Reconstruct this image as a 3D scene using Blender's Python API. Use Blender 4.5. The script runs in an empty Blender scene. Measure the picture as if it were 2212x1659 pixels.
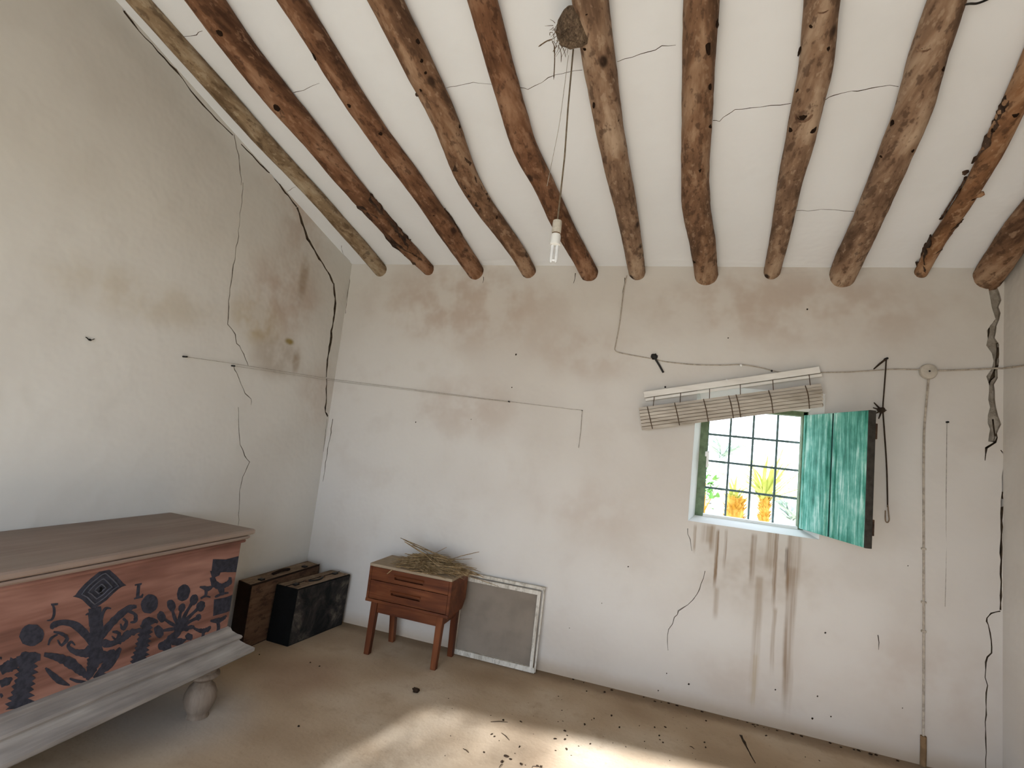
import bpy, bmesh, math, random
from mathutils import Vector, Matrix, noise
from mathutils.geometry import delaunay_2d_cdt

random.seed(7)
scn = bpy.context.scene
COL = scn.collection

# ------------------------------------------------------------------ camera, light, exposure
F_PX, IMG_W, IMG_H = 1100.0, 2212.0, 1659.0
CAM = Vector((0.0, 0.0, 1.35))
CAM_M = (Matrix.Rotation(math.radians(17.2), 3, 'Z') @ Matrix.Rotation(math.radians(90 + 6.3), 3, 'X')
         @ Matrix.Rotation(math.radians(6.4), 3, 'Z'))
cam_data = bpy.data.cameras.new('camera')
cam_data.sensor_fit = 'HORIZONTAL'
cam_data.sensor_width = 36.0
cam_data.lens = 36.0 * F_PX / IMG_W
cam_data.clip_start = 0.02
cam = bpy.data.objects.new('camera', cam_data)
cam.matrix_world = Matrix.Translation(CAM) @ CAM_M.to_4x4()
COL.objects.link(cam)
scn.camera = cam

world = bpy.data.worlds.new('sky')
world.use_nodes = True
bg = world.node_tree.nodes['Background']
bg.inputs['Color'].default_value = (0.78, 0.90, 1.06, 1)
bg.inputs['Strength'].default_value = 2.0
scn.world = world

SUN_DIR = Vector((0.25, 0.97, 0.0)).normalized() * math.cos(math.radians(30)) + Vector((0, 0, -math.sin(math.radians(30))))
sun_data = bpy.data.lights.new('sun', 'SUN')
sun_data.energy = 7.0
sun_data.color = (0.87, 0.945, 1.05)
sun_data.angle = math.radians(1.2)
sun = bpy.data.objects.new('sun', sun_data)
sun.rotation_euler = SUN_DIR.to_track_quat('-Z', 'Y').to_euler()
COL.objects.link(sun)

vs = scn.view_settings
vs.view_transform = 'Standard'
vs.look = 'None'
vs.gamma = 1.0
vs.use_curve_mapping = False
vs.exposure = 1.62
cy = scn.cycles
cy.use_denoising = True
cy.max_bounces = 8
cy.diffuse_bounces = 4
cy.glossy_bounces = 2
cy.transmission_bounces = 3
cy.sample_clamp_indirect = 12.0
cy.use_adaptive_sampling = True
cy.adaptive_threshold = 0.03

# room dimensions (metres); x runs along the wall with the window, y towards it
XL, XR, YB = -2.36, 1.64, 3.20
H0, SLOPE = 2.535, 0.26            # ceiling height at the window wall and its rise towards the door
WALL_T = 0.32
def y_front(x): return -0.60 + 0.09 * x
def ceil_z(y): return H0 + SLOPE * (YB - y)

DOOR = (-1.95, 0.55, 2.13)         # unseen doorway behind the viewer, added for the sunlight: x from, x to, height
# ------------------------------------------------------------------ helpers
def ray(px, py):
    return CAM_M @ Vector(((px - IMG_W / 2) / F_PX, -(py - IMG_H / 2) / F_PX, -1.0))
def hit(px, py, n, d):
    r = ray(px, py); n = Vector(n)
    return CAM + r * ((d - CAM.dot(n)) / r.dot(n))
def at_y(px, py, y): return hit(px, py, (0, 1, 0), y)
def at_x(px, py, x): return hit(px, py, (1, 0, 0), x)
def at_z(px, py, z): return hit(px, py, (0, 0, 1), z)
def at_ceil(px, py, off=0.0):
    return hit(px, py, (0, SLOPE, 1), H0 + SLOPE * YB - off * math.sqrt(1 + SLOPE * SLOPE))
def project(P):
    c = CAM_M.transposed() @ (Vector(P) - CAM)
    return Vector((IMG_W / 2 + F_PX * c.x / -c.z, IMG_H / 2 - F_PX * c.y / -c.z))

class MB:
    """collects shapes into one mesh"""
    def __init__(s): s.v, s.f, s.mi = [], [], []
    def add(s, verts, faces, m=0):
        b = len(s.v)
        s.v += [Vector(p) for p in verts]
        s.f += [tuple(b + i for i in f) for f in faces]
        s.mi += [m] * len(faces)
    def box(s, c, size, rot=None, m=0):
        c = Vector(c); hx, hy, hz = [q / 2 for q in size]
        P = [Vector((x, y, z)) for x in (-hx, hx) for y in (-hy, hy) for z in (-hz, hz)]
        if rot is not None: P = [rot @ p for p in P]
        s.add([c + p for p in P], [(0, 1, 3, 2), (4, 6, 7, 5), (0, 4, 5, 1), (2, 3, 7, 6), (0, 2, 6, 4), (1, 5, 7, 3)], m)
    def bar(s, a, b, w, h, up=(0, 0, 1), m=0):
        a, b = Vector(a), Vector(b); d = (b - a); L = d.length; d.normalize()
        side = d.cross(Vector(up)).normalized(); u = side.cross(d)
        s.box((a + b) / 2, (L, w, h), Matrix((d, side, u)).transposed(), m)
    def tube(s, pts, r, seg=6, m=0, cap=True):
        pts = [Vector(p) for p in pts]; n = len(pts)
        rs = r if isinstance(r, (list, tuple)) else [r] * n
        ref = Vector((0.31, 0.17, 0.93)); rings = []
        for i, p in enumerate(pts):
            t = (pts[min(i + 1, n - 1)] - pts[max(i - 1, 0)])
            if t.length < 1e-9: t = Vector((0, 0, 1))
            t.normalize()
            a = t.cross(ref)
            if a.length < 1e-3: a = t.cross(Vector((1, 0, 0)))
            a.normalize(); b = t.cross(a)
            rings.append([p + (a * math.cos(k * 2 * math.pi / seg) + b * math.sin(k * 2 * math.pi / seg)) * rs[i] for k in range(seg)])
        V = [q for rg in rings for q in rg]
        Fc = [(i * seg + k, i * seg + (k + 1) % seg, (i + 1) * seg + (k + 1) % seg, (i + 1) * seg + k) for i in range(n - 1) for k in range(seg)]
        if cap: Fc += [tuple(range(seg))[::-1], tuple((n - 1) * seg + k for k in range(seg))]
        s.add(V, Fc, m)
    def lathe(s, c, prof, seg=24, m=0):
        c = Vector(c)
        V = [c + Vector((r * math.cos(k * 2 * math.pi / seg), r * math.sin(k * 2 * math.pi / seg), z)) for r, z in prof for k in range(seg)]
        n = len(prof)
        Fc = [(i * seg + k, i * seg + (k + 1) % seg, (i + 1) * seg + (k + 1) % seg, (i + 1) * seg + k) for i in range(n - 1) for k in range(seg)]
        Fc += [tuple(range(seg))[::-1], tuple((n - 1) * seg + k for k in range(seg))]
        s.add(V, Fc, m)
    def prism(s, pts, vec, m=0):
        """polygon pts (3-D, planar) extruded along vec"""
        n = len(pts); vec = Vector(vec); P = [Vector(p) for p in pts]
        s.add(P + [p + vec for p in P], [tuple(range(n))[::-1], tuple(range(n, 2 * n))] + [(i, (i + 1) % n, n + (i + 1) % n, n + i) for i in range(n)], m)
    def blob(s, c, rad, seg=12, rings=8, jit=0.0, seed=0.0, rot=None, m=0):
        c = Vector(c); V, n = [], rings
        for i in range(n + 1):
            th = math.pi * i / n
            for k in range(seg):
                ph = 2 * math.pi * k / seg
                d = Vector((math.sin(th) * math.cos(ph), math.sin(th) * math.sin(ph), math.cos(th)))
                j = 1 + jit * noise.noise(d * 2.7 + Vector((seed, seed * 1.3, 0)))
                p = Vector((d.x * rad[0], d.y * rad[1], d.z * rad[2])) * j
                V.append(c + (rot @ p if rot else p))
        Fc = [(i * seg + k, (i + 1) * seg + k, (i + 1) * seg + (k + 1) % seg, i * seg + (k + 1) % seg) for i in range(n) for k in range(seg)]
        s.add(V, Fc, m)
    def build(s, name, mats, parent=None, smooth=False, origin=None, bevel=0.0, sharp=40):
        me = bpy.data.meshes.new(name)
        org = Vector(origin) if origin is not None else Vector((0, 0, 0))
        if parent is not None and origin is None:
            q = parent
            while q is not None: org = org + Vector(q.location); q = q.parent
        me.from_pydata([p - org for p in s.v], [], s.f)
        for q, mi in zip(me.polygons, s.mi): q.material_index = mi
        bm = bmesh.new(); bm.from_mesh(me)
        bmesh.ops.remove_doubles(bm, verts=bm.verts, dist=1e-6)
        if bevel > 0:
            es = [e for e in bm.edges if len(e.link_faces) == 2 and e.calc_face_angle(0) > math.radians(50)]
            bmesh.ops.bevel(bm, geom=es, offset=bevel, segments=2, affect='EDGES', profile=0.6, clamp_overlap=True)
        bmesh.ops.recalc_face_normals(bm, faces=bm.faces)
        bm.to_mesh(me); bm.free()
        if smooth:
            for q in me.polygons: q.use_smooth = True
            try: me.set_sharp_from_angle(angle=math.radians(sharp))
            except Exception: pass
        for m in (mats if isinstance(mats, (list, tuple)) else [mats]): me.materials.append(m)
        o = bpy.data.objects.new(name, me); COL.objects.link(o)
        if parent is not None:
            o.parent = parent
            if origin is not None: o.location = org - Vector(parent.location)
        else: o.location = org
        return o

def thing(name, label, cat, loc=(0, 0, 0), group=None):
    o = bpy.data.objects.new(name, None); o.location = loc; o.empty_display_size = 0.05
    COL.objects.link(o); return tag(o, label, cat, group)
def tag(o, label=None, cat=None, group=None, kind=None):
    if label: o['label'] = label
    if cat: o['category'] = cat
    if group: o['group'] = group
    if kind: o['kind'] = kind
    return o
def smooth_path(pts, n=6):
    """Catmull-Rom through pts"""
    P = [Vector(p) for p in pts]; out = []
    for i in range(len(P) - 1):
        p0, p1, p2, p3 = P[max(i - 1, 0)], P[i], P[i + 1], P[min(i + 2, len(P) - 1)]
        for k in range(n):
            t = k / n
            out.append(0.5 * ((2 * p1) + (p2 - p0) * t + (2 * p0 - 5 * p1 + 4 * p2 - p3) * t * t + (3 * p1 - p0 - 3 * p2 + p3) * t ** 3))
    out.append(P[-1]); return out

# ------------------------------------------------------------------ materials
class NT:
    def __init__(s, name, rough=0.9, spec=0.2):
        s.mat = bpy.data.materials.new(name); s.mat.use_nodes = True
        s.t = s.mat.node_tree; s.b = s.t.nodes['Principled BSDF']
        s.b.inputs['Roughness'].default_value = rough
        s.b.inputs['Specular IOR Level'].default_value = spec
        s._pos = None
    def n(s, typ, **kw):
        nd = s.t.nodes.new(typ)
        for k, v in kw.items(): setattr(nd, k, v)
        return nd
    def put(s, sock, v):
        if hasattr(v, 'is_linked') or hasattr(v, 'links'): s.t.links.new(v, sock)
        elif isinstance(v, tuple) and len(v) == 3 and sock.type == 'RGBA': sock.default_value = (*v, 1)
        else: sock.default_value = v
    def pos(s):
        if s._pos is None: s._pos = s.n('ShaderNodeNewGeometry').outputs['Position']
        return s._pos
    def obj(s): return s.n('ShaderNodeTexCoord').outputs['Object']
    def math(s, op, a, b=0.0, c=0.0, clamp=False):
        nd = s.n('ShaderNodeMath', operation=op, use_clamp=clamp)
        s.put(nd.inputs[0], a); s.put(nd.inputs[1], b); s.put(nd.inputs[2], c)
        return nd.outputs[0]
    def mapv(s, vec, scale=(1, 1, 1), loc=(0, 0, 0), rot=(0, 0, 0)):
        nd = s.n('ShaderNodeMapping'); s.put(nd.inputs['Vector'], vec)
        nd.inputs['Scale'].default_value = scale; nd.inputs['Location'].default_value = loc; nd.inputs['Rotation'].default_value = rot
        return nd.outputs[0]
    def noise(s, vec, scale, detail=4, rough=0.55, dist=0.0):
        nd = s.n('ShaderNodeTexNoise'); s.put(nd.inputs['Vector'], vec)
        nd.inputs['Scale'].default_value = scale; nd.inputs['Detail'].default_value = detail
        nd.inputs['Roughness'].default_value = rough; nd.inputs['Distortion'].default_value = dist
        return nd.outputs['Fac']
    def vor(s, vec, scale, rnd=1.0):
        nd = s.n('ShaderNodeTexVoronoi'); s.put(nd.inputs['Vector'], vec); nd.inputs['Scale'].default_value = scale
        nd.inputs['Randomness'].default_value = rnd
        return nd.outputs['Distance']
    def rng(s, v, a, b, c=0.0, d=1.0, smooth=True):
        nd = s.n('ShaderNodeMapRange'); nd.interpolation_type = 'SMOOTHSTEP' if smooth else 'LINEAR'
        s.put(nd.inputs['Value'], v)
        for i, q in enumerate((a, b, c, d)): nd.inputs[1 + i].default_value = q
        return nd.outputs[0]
    def mix(s, fac, a, b, mode='MIX'):
        nd = s.n('ShaderNodeMix', data_type='RGBA', blend_type=mode)
        s.put(nd.inputs[0], fac); s.put(nd.inputs[6], a); s.put(nd.inputs[7], b)
        return nd.outputs[2]
    def ramp(s, v, stops):
        nd = s.n('ShaderNodeValToRGB'); s.put(nd.inputs[0], v); e = nd.color_ramp.elements
        while len(e) < len(stops): e.new(0.5)
        for q, (p, c) in zip(e, stops): q.position = p; q.color = (*c, 1)
        return nd.outputs[0]
    def sep(s, v):
        nd = s.n('ShaderNodeSeparateXYZ'); s.put(nd.inputs[0], v); return nd.outputs
    def blobmask(s, c, r):
        nd = s.n('ShaderNodeVectorMath', operation='SUBTRACT'); s.put(nd.inputs[0], s.pos()); nd.inputs[1].default_value = c
        n2 = s.n('ShaderNodeVectorMath', operation='DIVIDE'); s.put(n2.inputs[0], nd.outputs[0]); n2.inputs[1].default_value = r
        n3 = s.n('ShaderNodeVectorMath', operation='LENGTH'); s.put(n3.inputs[0], n2.outputs[0])
        return s.rng(n3.outputs['Value'], 0.25, 1.0, 1.0, 0.0)
    def bump(s, h, strength=0.3, dist=0.01):
        nd = s.n('ShaderNodeBump'); s.put(nd.inputs['Height'], h)
        nd.inputs['Strength'].default_value = strength; nd.inputs['Distance'].default_value = dist
        s.t.links.new(nd.outputs[0], s.b.inputs['Normal'])
    def color(s, c): s.put(s.b.inputs['Base Color'], c); return s.mat

def plaster(name, base, dirt, blobs=(), streaks=(), bands=()):
    m = NT(name, 0.95, 0.0); P = m.pos()
    n1 = m.noise(P, 1.1, 2, 0.6, 0.0)
    n2 = m.noise(P, 4.5, 3, 0.65, 0.0)
    c = m.mix(m.rng(n1, 0.40, 0.70, 0.0, 0.5), base, dirt)
    c = m.mix(m.rng(n2, 0.50, 0.75, 0.0, 0.28), c, dirt)
    if blobs:
        nb = m.rng(n2, 0.34, 0.62, 0.25, 1.0)
        for cen, rad, colr, k in blobs:
            c = m.mix(m.math('MULTIPLY', m.math('MULTIPLY', m.blobmask(cen, rad), nb), k), c, colr)
    X = m.sep(P) if (streaks or bands) else None
    if streaks:
        xs = m.math('ADD', X[0], m.math('MULTIPLY', n2, 0.02)); gr = m.rng(m.noise(m.mapv(P, (60, 1, 1.6)), 1.0, 2), 0.3, 0.65, 0.35, 1.0)
        for x0, w, z1, z0, colr, k in streaks:
            a = m.rng(m.math('ABSOLUTE', m.math('SUBTRACT', xs, x0 + .01)), w * 0.25, w, k, 0.0)
            b = m.math('MULTIPLY', m.rng(X[2], z0, z0 + 0.35 * (z1 - z0), 0, 1), m.rng(X[2], z1, z1 + 0.03, 1, 0))
            c = m.mix(m.math('MULTIPLY', m.math('MULTIPLY', a, b), gr), c, colr)
    for axis, a0, a1, colr, k in bands:
        f = m.rng(m.math('ADD', X[axis], m.math('MULTIPLY', m.math('SUBTRACT', n2, 0.5), 0.25 * abs(a1 - a0) + 0.04)), a0, a1, k, 0)
        c = m.mix(f, c, colr)
    m.bump(m.noise(P, 9.0, 2, 0.6), 0.30, 0.02)
    return m.color(c)

def wood(name, dark, mid, light, axis=1, scale=1.0, rough=0.75, spots=0.0, dust=None, dustk=0.0, bumpk=0.4, knots=0.0):
    m = NT(name, rough, 0.25); O = m.obj()
    sc = [9.0 * scale] * 3; sc[axis] = 0.9 * scale
    v = m.mapv(O, tuple(sc))
    n1 = m.noise(v, 1.0, 4, 0.65, 0.4)
    n2 = m.noise(m.mapv(O, tuple(q * 4 for q in sc)), 1.0, 2, 0.6)
    n3 = m.noise(O, 3.2 * scale, 2, 0.6)
    g = m.math('ADD', m.math('MULTIPLY', n1, 0.55), m.math('ADD', m.math('MULTIPLY', n2, 0.2), m.math('MULTIPLY', n3, 0.25)))
    c = m.ramp(g, [(0.36, dark), (0.50, mid), (0.63, light)])
    h = n1
    if spots:
        k = m.vor(m.mapv(O, tuple((5.5 if i == axis else 9.0) * scale for i in range(3))), 1.0)
        pick = m.rng(m.noise(O, 5.0 * scale, 1), 0.45, 0.55)
        c = m.mix(m.math('MULTIPLY', m.rng(k, 0.10, 0.20, spots, 0.0), pick), c, tuple(q * 0.35 for q in dark))
        s2 = m.noise(m.mapv(O, tuple((13.0 if i == axis else 30.0) * scale for i in range(3))), 1.0, 3, 0.65)
        c = m.mix(m.rng(s2, 0.53, 0.64, 0, 0.65), c, tuple(q * 0.8 for q in dark))
        c = m.mix(m.rng(s2, 0.44, 0.34, 0, 0.5), c, light)
    if dust is not None:
        c = m.mix(m.rng(m.noise(O, 2.0, 4), 0.3, 0.65, dustk * 0.5, dustk), c, dust)
    m.bump(h, bumpk, 0.012)
    return m.color(c)

def plain(name, col, rough=0.7, spec=0.3, var=0.15, scale=12, metal=0.0):
    m = NT(name, rough, spec); m.b.inputs['Metallic'].default_value = metal
    n1 = m.noise(m.obj(), scale, 4)
    return m.color(m.mix(m.rng(n1, 0.35, 0.7, 0.0, 1.0), col, tuple(q * (1 - var) for q in col)))

W = lambda px, py: at_y(px, py, YB)
STAIN = (0.22, 0.145, 0.085); STAIN2 = (0.29, 0.215, 0.145); OCHRE = (0.38, 0.28, 0.13)
def streak(px, w, py1, py0, colr, k):
    a, b = W(px, py1), W(px, py0)
    return ((a.x + b.x) / 2, w, a.z, b.z, colr, k)
STREAKS = [streak(1546, 0.013, 1150, 1285, STAIN, .95), streak(1546, 0.02, 1275, 1345, STAIN2, .5), streak(1565, 0.011, 1150, 1240, STAIN, .85),
           streak(1538, 0.02, 1140, 1200, STAIN2, .6), streak(1530, 0.05, 1140, 1180, STAIN2, .55), streak(1625, 0.020, 1160, 1275, STAIN, .7), streak(1632, 0.03, 1250, 1560, STAIN2, .55),
           streak(1629, 0.018, 1420, 1540, OCHRE, .5), streak(1673, 0.014, 1150, 1335, STAIN, .95), streak(1669, 0.016, 1320, 1470, STAIN2, .65),
           streak(1662, 0.03, 1150, 1250, STAIN2, .6), streak(1706, 0.026, 1150, 1300, STAIN, .95), streak(1703, 0.034, 1230, 1580, STAIN, .8),
           streak(1698, 0.012, 1190, 1250, (0.10, 0.07, 0.05), .9), streak(1720, 0.03, 1150, 1280, STAIN2, .5), streak(1500, 0.012, 1140, 1200, STAIN2, .7)]
def wb(px, py, rx, rz, col, k):
    p = W(px, py); return ((p.x, p.y, p.z), (rx, 0.5, rz), col, k)
def lb(px, py, ry, rz, col, k):
    p = at_x(px, py, XL); return ((p.x, p.y, p.z), (0.5, ry, rz), col, k)
TAUPE = (0.44, 0.35, 0.285)
BACK_BLOBS = [wb(1000, 660, 1.0, 0.42, TAUPE, .75), wb(1700, 660, 1.1, 0.32, TAUPE, .7), wb(1260, 760, .5, .25, TAUPE, .5), wb(1000, 880, .55, .28, TAUPE, .45),
              wb(1630, 1240, .45, .30, STAIN2, .40), wb(1640, 1500, .5, .3, TAUPE, .35), wb(1280, 1100, .5, .25, TAUPE, .3), wb(2000, 1500, .5, .4, TAUPE, .4)]
BACK_BANDS = [(2, 0.0, 0.10, (0.36, 0.26, 0.17), .75), (2, 0.05, 0.45, (0.46, 0.38, 0.30), .35)]
WALL_A, WALL_B = (0.62, 0.59, 0.55), (0.52, 0.47, 0.42)
M_BACK = plaster('plaster_back', WALL_A, WALL_B, BACK_BLOBS, (), BACK_BANDS)
M_STREAKED = plaster('plaster_back_rain_streaks', WALL_A, WALL_B, BACK_BLOBS, STREAKS, BACK_BANDS)
M_LEFT = plaster('plaster_left', (0.62, 0.60, 0.56), (0.53, 0.50, 0.455),
    blobs=[lb(560, 690, .28, .2, OCHRE, .75), lb(620, 640, .45, .36, TAUPE, .8), lb(660, 500, .35, .35, TAUPE, .6), lb(600, 770, .3, .2, STAIN2, .5), lb(655, 600, .06, .25, STAIN2, .6),
           lb(625, 738, .06, .03, (.26, .19, .06), .95), lb(640, 780, .05, .12, STAIN2, .7), lb(300, 640, .6, .16, OCHRE, .28), lb(690, 850, .3, .3, TAUPE, .4), lb(630, 400, .4, .25, TAUPE, .45)],
    bands=[(2, 0.0, 0.10, (0.36, 0.26, 0.17), .6)])
M_WALL = plaster('plaster_plain', (0.62, 0.59, 0.55), (0.52, 0.47, 0.42), bands=[(2, 0.0, 0.12, (0.36, 0.26, 0.17), .7)])
M_CEIL = plaster('plaster_ceiling', (0.80, 0.825, 0.86), (0.735, 0.755, 0.78))
M_WHITE = plaster('whitewash_reveal', (0.88, 0.87, 0.85), (0.80, 0.79, 0.76))

def crack_mat():
    m = NT('crack_dirt', 1.0, 0.0)
    return m.color(m.ramp(m.noise(m.pos(), 30, 4), [(0.35, (0.05, 0.037, 0.026)), (0.7, (0.15, 0.11, 0.075))]))
M_CRACK = crack_mat()
def rubble_mat():
    m = NT('broken_plaster', 1.0, 0.0); n1 = m.noise(m.pos(), 22, 6, .65); m.bump(n1, .8, .02)
    return m.color(m.ramp(n1, [(0.35, (0.22, 0.19, 0.155)), (0.7, (0.40, 0.36, 0.31))]))
M_RUBBLE = rubble_mat()

def floor_mat():
    m = NT('earthen_screed', 0.88, 0.25); P = m.pos()
    n1 = m.noise(P, 1.4, 2, .6); n2 = m.noise(P, 7, 4, .65); n3 = m.noise(P, 60, 1)
    c = m.ramp(n1, [(.32, (.30, .205, .125)), (.5, (.42, .31, .205)), (.7, (.52, .42, .31))])
    c = m.mix(m.rng(n2, .5, .75, 0, .4), c, (.30, .21, .13))
    c = m.mix(m.rng(n3, .6, .8, 0, .3), c, (.24, .17, .11))
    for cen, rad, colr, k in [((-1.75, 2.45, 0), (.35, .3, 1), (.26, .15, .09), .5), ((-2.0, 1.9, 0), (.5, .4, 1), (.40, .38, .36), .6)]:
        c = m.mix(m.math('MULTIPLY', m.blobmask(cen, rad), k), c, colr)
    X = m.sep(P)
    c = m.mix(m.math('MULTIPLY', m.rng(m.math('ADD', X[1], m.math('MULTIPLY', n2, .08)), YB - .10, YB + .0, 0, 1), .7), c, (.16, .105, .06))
    m.bump(n2, .3, .015)
    return m.color(c)
M_FLOOR = floor_mat()

BEAM_RED = wood('beam_red_brown', (.055, .022, .010), (.175, .083, .042), (.33, .19, .115), 1, 1.0, .8, .8)
BEAM_BROWN = wood('beam_brown', (.07, .034, .018), (.215, .118, .066), (.39, .26, .17), 1, 1.0, .8, .9)
BEAM_GREY = wood('beam_grey_brown', (.085, .046, .027), (.25, .155, .098), (.45, .33, .235), 1, 1.0, .82, 1.0)
BEAM_PALE = wood('beam_pale', (.11, .068, .035), (.25, .175, .105), (.42, .34, .24), 1, 1.2, .85, .6)
BEAM_ORANGE = wood('beam_orange_brown', (.07, .030, .013), (.25, .125, .060), (.46, .29, .175), 1, 1.0, .75, .8)
M_BARK = wood('bark', (.02, .011, .007), (.055, .03, .018), (.12, .07, .045), 1, 2.0, .95, .7, bumpk=.9)
M_CHEST = wood('chest_wood', (.070, .029, .020), (.18, .082, .060), (.29, .15, .115), 1, .9, .55, 0, bumpk=.1)
M_LID = wood('chest_lid_wood', (.12, .072, .055), (.20, .125, .098), (.28, .19, .155), 1, .8, .6, 0, dust=(.25, .21, .17), dustk=.65, bumpk=.12)
M_MOULD = wood('chest_pale_moulding', (.13, .112, .10), (.225, .20, .18), (.33, .30, .27), 1, 1.4, .8, 0, bumpk=.35)
M_FOOT = wood('turned_foot_wood', (.085, .060, .042), (.16, .120, .088), (.235, .185, .145), 2, 1.4, .75, 0, bumpk=.2)
M_PAINT = plain('stencil_paint', (.030, .030, .042), .75, .25, .5, 60)
M_TEAK = wood('teak_veneer', (.048, .011, .004), (.105, .029, .009), (.185, .060, .021), 0, 1.3, .5, 0, bumpk=.05)
M_TEAKZ = wood('teak_legs', (.048, .011, .004), (.105, .029, .009), (.175, .056, .020), 2, 1.3, .5, 0, bumpk=.05)
M_DUSTTOP = wood('dusty_teak_top', (.14, .08, .045), (.24, .16, .10), (.33, .245, .165), 0, 1.3, .85, 0, dust=(.33, .27, .19), dustk=.7, bumpk=.05)
M_STRAW = wood('straw', (.10, .060, .026), (.235, .155, .075), (.42, .31, .175), 2, 4.0, .8, 0, bumpk=0)
M_FRAME = wood('white_frame_paint', (.36, .32, .26), (.54, .50, .43), (.64, .60, .53), 2, 2.0, .7, .15, bumpk=.2)
M_PANEL = plain('grey_fly_mesh', (.235, .195, .155), .9, .1, .18, 7)
M_BLACK = plain('black_metal', (.012, .011, .010), .6, .3, .4, 30)
M_STRING = plain('dark_string', (.05, .035, .025), .95, .05, .4, 80)
M_CABLE = plain('painted_cable', (.47, .41, .34), .85, .1, .4, 50)
M_WIRE = plain('thin_grey_wire', (.42, .38, .33), .9, .1, .4, 50)
M_WPLASTIC = plain('white_plastic', (.80, .80, .78), .4, .4, .05, 20)
M_BEIGE = plain('beige_socket', (.52, .48, .41), .6, .3, .25, 60)
M_BROWNRING = plain('brown_collar', (.20, .13, .08), .7, .3, .3, 60)
M_BLIND = wood('bamboo_slat', (.30, .26, .21), (.44, .39, .33), (.56, .51, .44), 0, 1.6, .7, 0, bumpk=.15)
M_BLINDWHITE = wood('white_headrail', (.58, .55, .50), (.70, .67, .62), (.78, .76, .71), 0, 1.2, .6, 0, bumpk=.1)
M_CORD = plain('blind_cord', (.11, .075, .05), .9, .1, .3, 60)
M_CASE_BROWN = wood('brown_case', (.05, .024, .013), (.10, .055, .032), (.17, .10, .06), 1, 1.0, .85, .4, bumpk=.15)
M_CASE_BLACK = plain('black_case_end', (.006, .006, .006), .85, .1, .3, 20)
def worn_case():
    m = NT('worn_black_case', .85, .15); O = m.obj(); n1 = m.noise(O, 6, 7, .7, .6); n2 = m.noise(O, 30, 4, .7)
    c = m.ramp(n1, [(.42, (.010, .010, .010)), (.56, (.035, .031, .027)), (.72, (.15, .125, .10))])
    m.bump(n2, .3, .01); return m.color(c)
M_CASE_WORN = worn_case()
M_CASE_DUST = wood('dusty_case_top', (.10, .065, .04), (.19, .13, .085), (.28, .205, .14), 1, .9, .95, .3, bumpk=.15)
def shutter_mat():
    m = NT('worn_green_paint', .7, .3); O = m.obj()
    n1 = m.noise(m.mapv(O, (38, 38, 3.0)), 1, 6, .65, .3); n2 = m.noise(m.mapv(O, (120, 120, 8)), 1, 4, .6); n3 = m.noise(O, 5, 5, .6)
    g = m.math('ADD', m.math('MULTIPLY', n1, .45), m.math('ADD', m.math('MULTIPLY', n2, .2), m.math('MULTIPLY', n3, .35)))
    c = m.ramp(g, [(.38, (.012, .11, .08)), (.46, (.05, .28, .21)), (.52, (.15, .48, .39)), (.60, (.55, .82, .75))])
    m.bump(n1, .5, .004); return m.color(c)
M_SHUTTER = shutter_mat()
M_GREENDARK = plain('old_green_frame', (.16, .22, .13), .8, .2, .35, 25)
M_GRILLE = plain('grille_iron', (.10, .15, .15), .7, .3, .3, 40)
M_NEST = wood('nest_mud_straw', (.045, .03, .02), (.13, .09, .06), (.25, .185, .125), 2, 5.0, .98, 1.0, bumpk=1.0)

# ------------------------------------------------------------------ room shell
def wob(u, v, seed=0.0, amp=0.007):
    return amp * (noise.noise(Vector((u * 1.3, v * 1.3, seed))) + .5 * noise.noise(Vector((u * 3.1, v * 3.1, seed + 9))))

def strip(pts, widths, jit=0.0, n=5, seed=0):
    """a ragged ribbon in wall coordinates: list of quads"""
    rnd = random.Random(seed)
    P = []
    for i in range(len(pts) - 1):
        a, b = Vector(pts[i]), Vector(pts[i + 1]); wa, wb_ = widths[i], widths[i + 1]
        k = max(2, int((b - a).length / 0.03))
        for j in range(k):
            t = j / k; P.append((a.lerp(b, t), wa + (wb_ - wa) * t))
    P.append((Vector(pts[-1]), widths[-1]))
    out = []; prev = None
    for i, (p, w) in enumerate(P):
        q = P[min(i + 1, len(P) - 1)][0] - P[max(i - 1, 0)][0]
        q = Vector((-q.y, q.x)).normalized()
        j = rnd.uniform(-1, 1) * jit
        ww = w * rnd.uniform(.55, 1.35) / 2
        L, R = p + q * (ww + j), p + q * (-ww + j)
        if prev: out.append((prev[0], L, R, prev[1]))
        prev = (L, R)
    return out

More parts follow.
